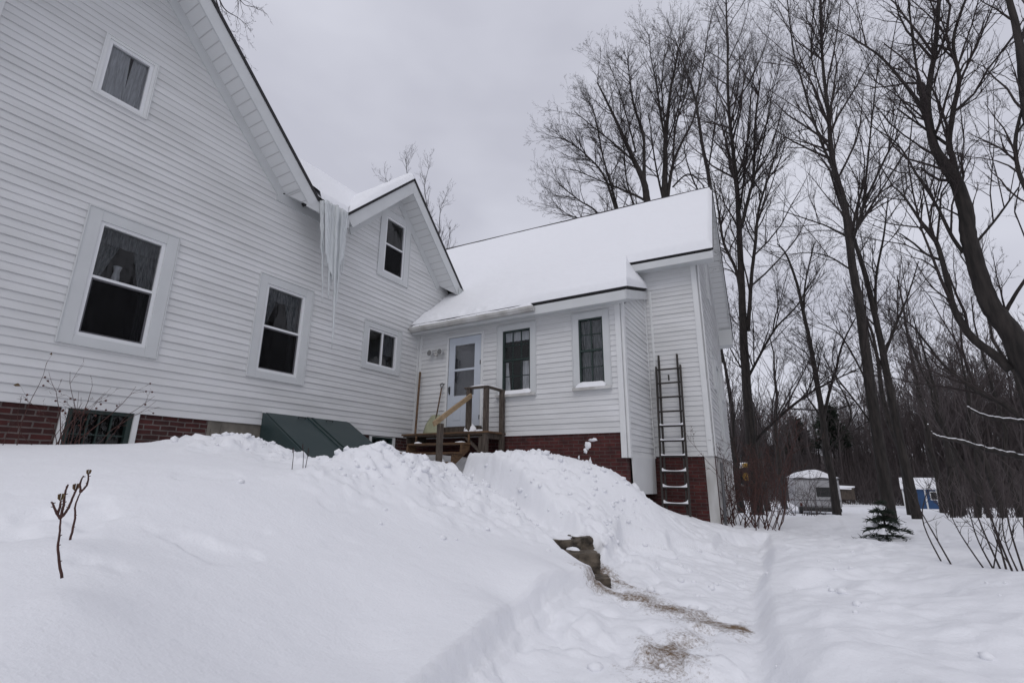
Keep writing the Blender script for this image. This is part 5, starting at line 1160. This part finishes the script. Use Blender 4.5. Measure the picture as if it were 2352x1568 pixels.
# ================================================================== SHRUBS
def shrub(name, label, base_pts, hts, rads, rs, mat='redtwig', lean=(0, 0), sub_n=(4, 3), spread=.35, leaves=0, lsub=.45, wig=.14, leafmat='dry', leaf=.02, cat='shrub', group=None):
    S = np.array([(x, y, gz(x, y)-.04) for x, y in base_pts]); n = len(S); t = thing(name, label, cat, tuple(S.mean(0)), group)
    D = rs.normal(0, spread, (n, 3)); D[:, 2] = 1; D[:, 0] += lean[0]; D[:, 1] += lean[1]
    P, dd, Rr = grow(S, D, np.array(hts), np.array(rads), 7, wig, .0, rs); A = [segs_of(P, Rr)]; tips = [P[:, -1]]; Ln = np.array(hts)
    for c_ in sub_n:
        s, d_, l, r = spawn(P, dd, Rr, Ln, c_, .6, .25, lsub, .6, rs, rmin=.0018 if sum(rads)/len(rads) < .007 else .0034); P, dd, Rr = grow(s, d_, l, r, 4, wig, .0, rs); Ln = l; A.append(segs_of(P, Rr)); tips.append(P[:, -1])
    a = [np.concatenate(z) for z in zip(*A)]; v, f = seg_mesh(*a, 4); mesh_np('stems', v, f, M[mat], t)
    if leaves:
        T = np.concatenate(tips); T = T[rs.choice(len(T), min(leaves, len(T)), False)]; mb = MB()
        if leafmat == 'hip':
            for p in T:
                hb = MB(); hb.tube([p-(0, 0, .012), p-(0, 0, .006), p+(0, 0, .004), p+(0, 0, .010)], [.004, .011, .010, .003], 6); hb.build('rose_hip', M['hip'], t, smooth=True)
            T = T[:0]
        for p in T:
            for _ in range(1):
                a_ = rs.normal(0, 1, 3); a_ /= np.linalg.norm(a_); b_ = np.cross(a_, rs.normal(0, 1, 3)); b_ /= np.linalg.norm(b_); L_ = leaf*(.6+.8*rs.rand()); c2 = np.cross(a_, b_)*L_*.25
                mb.poly([p, p+a_*L_*.5+b_*L_*.35+c2, p+a_*L_, p+a_*L_*.5-b_*L_*.35+c2])
                mb.poly([p+a_*L_*.1, p+a_*L_*.5+c2*2, p+a_*L_*.9+b_*L_*.2])
        if leafmat != 'hip': mb.build('dry_leaves', M[leafmat], t)
    return t
r4 = np.random.RandomState(9)
bp = [(x_, 7.25+r4.uniform(-.12, .12)) for x_ in r4.normal(2.40, .16, 16)]
shrub('rose_bush', 'leafless rose bush with dark hips in front of the cellar window', bp, r4.uniform(.35, 1.05, 16), r4.uniform(.004, .008, 16), r4, sub_n=(3, 3), spread=.34, leaves=34, lsub=.4, leafmat='hip', leaf=.028)
shrub('rose_bush', 'single thin rose cane at the far left before the brick wall', [(1.95, 7.2), (1.85, 7.25)], [.95, .35], [.005, .004], r4, sub_n=(2,), spread=.08, leaves=2, lsub=.3, leafmat='dry', leaf=.05)
def bush_at(name, label, px0, px1, py, d0, d1, n, h0, h1, r0, r1, **kw):
    pts = []
    for k in range(n):
        q = at(r4.uniform(px0, px1), py, r4.uniform(d0, d1)); pts.append((q[0], q[1]))
    return shrub(name, label, pts, r4.uniform(h0, h1, n), r4.uniform(r0, r1, n), r4, **kw)
bush_at('shrub', 'tangled leafless shrub with brown dried leaves at the brick corner of the wing', 1655, 1790, 1205, 10.6, 12.4, 46, 1.0, 2.3, .007, .013, sub_n=(6, 5), spread=.42, leaves=300, leaf=.032, leafmat='brown_leaf')
bush_at('shrub', 'low brown shrub standing in front of the camper', 1790, 1900, 1180, 21, 24, 30, 1.0, 2.1, .008, .013, sub_n=(6, 4), spread=.35, mat='fartwig')
bush_at('shrub', 'sparse leafless brush between the maple trunk and the camper', 1745, 1830, 1170, 24, 28, 10, 1.0, 1.7, .008, .012, sub_n=(5, 3), spread=.35, mat='fartwig')
# saplings right
def sapling(label, px, py, pxt, pyt, d, r):
    a = at(px, py, d); g_ = gz(a[0], a[1]); dd_ = d
    a = np.array([a[0], a[1], g_-.05]); b = at(pxt, pyt, d+.4)
    t = thing('sapling', label, 'sapling', tuple(a), 'bare saplings on the snowbank at the right')
    P, Rr = smooth_line([a, a*.5+b*.5+r4.normal(0, .06, 3), b], [r*.8, r*.55, r*.2], 6); mb = MB(); mb.tube(P, Rr, 6); mb.build('stem', M['twig'], t, smooth=True)
    d_ = np.gradient(P, axis=0); d_ /= np.linalg.norm(d_, axis=1, keepdims=True); ln = np.linalg.norm(b-a)
    s, D, l, rr = spawn(P[None], d_[None], Rr[None], np.array([ln]), 9, .55, .25, .35, .55, r4, rmin=.0025); Pb, db, Rb = grow(s, D, l, rr, 4, .15, .04, r4); A = [segs_of(Pb, Rb)]
    s, D, l, rr = spawn(Pb, db, Rb, l, 4, .55, .2, .45, .6, r4, rmin=.002); Pc, dc, Rc = grow(s, D, l, rr, 3, .15, .02, r4); A.append(segs_of(Pc, Rc))
    q = [np.concatenate(z) for z in zip(*A)]; v, f = seg_mesh(*q, 3); mesh_np('crown', v, f, M['twig'], t)
saps = [(2187, 1287, 2085, 1120, 7.4, .012), (2165, 1288, 2145, 1090, 7.6, .011), (2262, 1293, 2170, 1150, 7.0, .010), (2283, 1296, 2215, 1120, 6.9, .011), (2298, 1297, 2225, 1060, 6.8, .012), (2310, 1300, 2240, 1090, 6.7, .013), (2325, 1302, 2262, 1000, 6.6, .012), (2340, 1310, 2300, 1130, 6.4, .010), (2350, 1306, 2330, 1080, 6.5, .011), (2275, 1296, 2295, 1160, 6.9, .008), (2360, 1312, 2352, 1040, 6.3, .012), (2330, 1306, 2180, 1165, 6.8, .008)]
ordn = ['second', 'leftmost', 'third', 'fourth', 'fifth', 'sixth', 'seventh', 'ninth', 'tenth', 'eighth', 'rightmost', 'most slanted']
for k, sp in enumerate(saps): sapling('%s bare sapling of the clump on the snowbank at the right edge' % ordn[k], *sp)
# small spruce
p = at(2040, 1247, 11.3); zg = gz(p[0], p[1]); t = thing('spruce', 'small snow-laden spruce at the foot of the tall straight trunk', 'tree', (p[0], p[1], zg))
mb = MB(); mb.tube([(p[0], p[1], zg-.1), (p[0], p[1], zg+.62)], [.03, .006], 6); mb.build('trunk', M['bark'], t)
n = 1500; zz = r4.rand(n)**.8*.52; an = r4.rand(n)*6.28; br = np.floor(zz/.13+.35*np.sin(an*2))*.13; rad = (.58-br)*.85*(.60+.40*np.sin(an*5+br*30)); q = r4.rand(n)**.6*rad
S = np.stack([p[0]+q*np.cos(an), p[1]+q*np.sin(an), zg+.12+br-.28*q+r4.normal(0, .012, n)], -1); D = np.stack([np.cos(an), np.sin(an), -.1+r4.normal(0, .35, n)], -1); D[:, :2] += r4.normal(0, .5, (n, 2))
P, dd, Rr = grow(S, D, np.full(n, .085), np.full(n, .009), 2, .2, 0, r4); v, f = seg_mesh(*segs_of(P, Rr), 3); mesh_np('foliage', v, f, M['needle'], t)
for k, (dx, dy, dz, rx) in enumerate(((0, 0, .50, .08), (-.05, .20, .22, .09), (-.1, -.20, .25, .10), (-.22, .05, .12, .09))):
    snow_lump(p[0]+dx, p[1]+dy, zg+dz, rx, rx, .09, ['snow on the tip of the little spruce', 'snow on the left boughs of the little spruce', 'snow on the right boughs of the little spruce', 'snow on the front boughs of the little spruce'][k], 80+k)
# foreground flower stalks
def stalk(label, base, joints, heads, r, name='flower_stalk'):
    t = thing(name, label, 'dried plant', tuple(base[0]), 'dried flower stalks in the foreground snow')
    mb = MB()
    for ln in base[1:]:
        P, Rr = smooth_line(ln, np.linspace(r, r*.55, len(ln)), 5, .12, r4); mb.tube(P, Rr, 8)
        for k in range(3, len(P)-1, 3):
            d_ = r4.normal(0, 1, 3); d_[2] = abs(d_[2])*.6; d_ /= np.linalg.norm(d_); mb.tube([P[k], P[k]+d_*r*1.9], [r*.6, r*.25], 5)
    mb.build('stem', M['redtwig'], t, smooth=True)
    for h in heads:
        mb = MB(); h = np.array(h)
        for k in range(7):
            a_ = 2*math.pi*k/7; o_ = np.array([math.cos(a_), math.sin(a_), 0]); mb.poly([h-(0, 0, .006), h+o_*.010+(0, 0, .004), h+o_*.012+(0, 0, .020), h+o_*.003+(0, 0, .024)])
        mb.build('seed_head', M['dry'], t)
D1 = 2.72
a1 = lambda x, y, dd=0: at(x, y, D1+dd)
b0 = a1(145, 1314); b0[2] -= .02
fork = a1(139, 1190)
stalk('dried red-brown stalk forking into three tips, the nearer of two in the snow', [b0, [b0, a1(133, 1262), a1(137, 1225), fork], [fork, a1(146, 1160), a1(150, 1130), a1(157, 1112)], [fork, a1(155, 1170), a1(166, 1145), a1(178, 1118), a1(184, 1110)], [fork, a1(130, 1178), a1(123, 1160), a1(118, 1152)], [a1(132, 1180), a1(138, 1162), a1(139, 1150)]], None, [a1(139, 1147), a1(173, 1124)], .0050)
D1 = 3.55; b0 = a1(163, 1230); b0[2] -= .02; fk = a1(185, 1130)
stalk('thinner dried stalk just behind and right of the forked one', [b0, [b0, a1(172, 1190), a1(173, 1160), fk], [fk, a1(184, 1110), a1(192, 1092)], [fk, a1(198, 1115), a1(203, 1100), a1(202, 1086)]], None, [a1(203, 1088)], .0055)
# dried stems by the bulkhead
for k, (px, py, pt, d) in enumerate(((672, 1064, 1038, 5.6), (697, 1062, 1030, 5.6), (703, 1060, 1040, 5.6))):
    a = at(px, py+2, d); b = at(px+(2, -1, 6)[k], pt-12, d); mb = MB(); mb.tube([a-(0, 0, .05), (a+b)/2+(.005, 0, 0), b], [.004, .003, .002], 5)
    mb.tube([b-(0, 0, .06), b-(0, 0, .03), b], [.003, .007, .003], 5)
    tag(mb.build('dry_stem', M['twig'], None), ['tallest', 'middle', 'slanted'][k]+' dry weed stem of three in the snow before the cellar bulkhead', 'dried plant', 'dry weed stems before the bulkhead')
mb = MB()
for k in range(7):
    x = 3.9+.12*k+r4.uniform(-.03, .03); z = gz(x, 7.2); mb.tube([(x, 7.2, z-.05), (x+r4.uniform(-.02, .03), 7.2, z+r4.uniform(.12, .25))], [.003, .002], 4)
tag(mb.build('dry_grass', M['twig'], None), 'short dry grass stems poking out of the snow by the concrete foundation', 'grass', kind='stuff')
# iron post at the wing corner
a = at(1666, 1205, 10.4); b_ = at(1657, 1062, 10.4); mb = MB(); mb.tube([a-(0, 0, .3), b_], .028, 8); tag(mb.build('metal_pole', M['metal'], None, smooth=True), 'thin upright metal pole in the shrub at the brick corner', 'pole')
# snow lines on the low boughs of the big right tree
def bough(pts, r, label, snow=True):
    t = thing('snowy_bough', label, 'branch', tuple(at(*pts[0])), 'low snow-covered boughs at the right')
    P, Rr = smooth_line([at(*q) for q in pts], np.linspace(r, r*.3, len(pts)), 6, .2, r4); mb = MB(); mb.tube(P, Rr, 7); mb.build('limb', M['bark'], t, smooth=True)
    mb = MB(); mb.tube(P+np.array([0, 0, 1])*(Rr*.70+.004)[:, None], Rr*.36+.003, 6); mb.build('snow_line', M['snow'], t, smooth=True)
bough([(2475, 1080, 9.0), (2420, 1066, 9.0), (2340, 1048, 8.8), (2285, 1035, 8.6), (2240, 1024, 8.5), (2200, 1012, 8.4), (2165, 1006, 8.3), (2142, 996, 8.3), (2131, 975, 8.3)], .040, 'long low snow-covered bough curling up at its tip above the blue shed')
bough([(2440, 1010, 9.0), (2395, 985, 8.7), (2345, 968, 8.6), (2295, 962, 8.5), (2250, 950, 8.4), (2222, 935, 8.4)], .036, 'upper snow-covered bough near the right edge')

# ================================================================== THINGS IN THE FIELD
def local(px, py, d):
    p = at(px, py, d); z = p[2]; az = math.atan2(p[1], p[0]); return np.array([p[0], p[1], z]), az
class Loc:                              # frame: r to the right as seen from the house yard, f away, z up
    def __init__(s, o, az, tw=0, k=1): s.o = o; s.k = k; a = az+tw; s.f = np.array([math.cos(a), math.sin(a), 0]); s.r = np.array([math.sin(a), -math.cos(a), 0])
    def p(s, r, f, z): return tuple(s.o+(s.r*r+s.f*f+np.array([0, 0, z]))*s.k)
    def box(s, mb, r0, r1, f0, f1, z0, z1, tz=None): mb.hexa([s.p(r0, f0, z0), s.p(r1, f0, z0), s.p(r1, f1, z0), s.p(r0, f1, z0), s.p(r0, f0, z1), s.p(r1, f0, z1), s.p(r1, f1, z1), s.p(r0, f1, z1)])
# blue shed
o, az = local(2119, 1166, 43); F_ = Loc(o, az, .0, .70); t = thing('shed', 'small blue garden shed with white trim and snow on its barn roof', 'shed', tuple(o))
W2 = 1.28; mb = MB(); F_.box(mb, -W2, W2, 0, 2.4, -.4, 1.75); mb.build('wall', M['blue'], t)
mb = MB(); pr = [(-.15, 1.72), (.35, 2.35), (1.2, 2.62), (2.05, 2.35), (2.55, 1.72)]
for (f0, z0), (f1, z1) in zip(pr[:-1], pr[1:]): mb.hexa([F_.p(-W2-.08, f0, z0-.05), F_.p(W2+.08, f0, z0-.05), F_.p(W2+.08, f1, z1-.05), F_.p(-W2-.08, f1, z1-.05), F_.p(-W2-.08, f0, z0+.10), F_.p(W2+.08, f0, z0+.10), F_.p(W2+.08, f1, z1+.10), F_.p(-W2-.08, f1, z1+.10)])
rf_ = mb.build('roof', M['snow'], t); rf_['label'] = 'snow-covered gambrel roof'
mb = MB(); mb.poly([F_.p(-W2, f, z-.05) for f, z in pr]); mb.poly([F_.p(W2, f, z-.05) for f, z in pr]); mb.build('gable_end', M['blue'], t)
for r0, r1 in ((-W2-.02, -W2+.10), (.35, .47), (W2-.10, W2+.02)):
    mb = MB(); F_.box(mb, r0, r1, -.03, 0, -.4, 1.72); mb.build('corner_trim', M['white'], t)
mb = MB(); F_.box(mb, .72, 1.28, -.035, 0, .72, 1.5); wn = mb.build('window', M['white'], t); mb = MB(); F_.box(mb, .79, 1.21, -.04, -.036, .79, 1.43); sub(mb.build('pane', M['black'], None), wn)
# camper
o, az = local(1886, 1176, 27); F_ = Loc(o, az, .12, .70); t = thing('camper', 'pale truck camper with rounded dark window, thick snow on its roof', 'camper', tuple(o))
mb = MB(); F_.box(mb, -1.35, 1.25, 0, 4.6, .25, 2.15); mb.build('body', M['camper'], t, bevel=.12)
mb = MB(); F_.box(mb, -.1, .95, -.03, .02, .95, 1.55); wn = mb.build('window', M['black'], t, bevel=.08)
mb = MB(); F_.box(mb, -1.34, 1.24, -.02, 0, 2.0, 2.05); F_.box(mb, -1.34, 1.24, -.02, 0, .72, .76); mb.build('trim_strip', M['metal'], t)
mb = MB(); F_.box(mb, -1.2, 1.15, -.15, .1, .05, .28); mb.build('bumper', M['black'], t, bevel=.02)
for rr in (-1.05, 1.0):
    mb = MB(); F_.box(mb, rr-.11, rr+.11, .5, 1.2, -.3, .4); mb.build('wheel', M['black'], t, bevel=.08)
    mb = MB(); F_.box(mb, rr-.07, rr+.07, -.03, 0, .35, .55); mb.build('tail_light', M['hip'], t)
v = []; f = []
for i in range(17):
    for j in range(13):
        a = i/16*2-1; b = j/12*2-1; v.append(F_.p(-.05+a*1.36, 2.3+b*2.35, 2.13+.52*max(0, 1-abs(a)**1.7)*(max(0, 1-abs(b)**6))**.5+.03*math.sin(a*7)))
for i in range(16):
    for j in range(12): k = i*13+j; f.append((k, k+13, k+14, k+1))
mb = MB(); mb.v = v; mb.f = f; tag(mb.build('camper_snow', M['snow'], None, smooth=True), 'rounded heap of snow on the camper roof', 'snow', kind='stuff')
# yellow machine, mostly hidden by the wing and the maple
o, az = local(1712, 1106, 26); F_ = Loc(o, az, .2, .55); t = thing('tractor', 'yellow tractor partly hidden between the wing and the maple trunk', 'tractor', tuple(o))
mb = MB(); F_.box(mb, -.9, .45, 0, 1.0, .55, 1.15); mb.build('body', M['yellow'], t, bevel=.08)
mb = MB(); F_.box(mb, .05, .42, 0, .9, 1.1, 1.55); mb.build('hood', M['yellow'], t, bevel=.05)
for rr in (-.85, .1):
    mb = MB(); mb.tube([F_.p(rr, -.16, .42), F_.p(rr, .12, .42)], .42, 18); wh = mb.build('wheel', M['black'], t)
    mb = MB(); mb.tube([F_.p(rr, -.17, .42), F_.p(rr, -.19, .42)], .18, 14); sub(mb.build('hub', M['yellow'], None), wh)
mb = MB(); F_.box(mb, -.75, -.70, .1, .15, 1.1, 2.1); F_.box(mb, -.15, -.10, .1, .15, 1.1, 2.1); F_.box(mb, -.8, -.05, .05, .9, 2.1, 2.2); mb.build('roll_frame', M['black'], t)
o, az = local(1690, 1080, 45); F_ = Loc(o, az, .1, .5); t = thing('outbuilding', 'low grey outbuilding with snow on its roof beyond the yellow tractor', 'outbuilding', tuple(o))
mb = MB(); F_.box(mb, -4, 2.6, 0, 5, -2.5, .1); mb.build('wall', M['old_wood'], t); mb = MB(); F_.box(mb, -4.2, 2.8, -.3, 2.5, .1, .25); mb.hexa([F_.p(-4.2, -.3, .25), F_.p(2.8, -.3, .25), F_.p(2.8, 5.2, .3), F_.p(-4.2, 5.2, .3), F_.p(-4.2, -.3, .35), F_.p(2.8, -.3, .35), F_.p(2.8, 2.5, 1.3), F_.p(-4.2, 2.5, 1.3)]); mb.build('roof', M['snow'], t)
# low barn roof right of the camper
o, az = local(1948, 1138, 44); F_ = Loc(o, az, 0, .42); t = thing('outbuilding', 'dark low shed with a thin snowy roof edge right of the camper', 'outbuilding', tuple(o))
mb = MB(); F_.box(mb, -3.2, 1.0, 0, 3, -.6, 1.3); mb.build('wall', M['old_wood'], t); mb = MB(); mb.hexa([F_.p(-3.4, -.4, 1.15), F_.p(.6, -.4, 1.05), F_.p(1.2, 3, 1.35), F_.p(-3.4, 3, 1.5), F_.p(-3.4, -.4, 1.35), F_.p(.6, -.4, 1.2), F_.p(1.2, 3, 1.55), F_.p(-3.4, 3, 1.7)]); mb.build('roof', M['snow'], t)
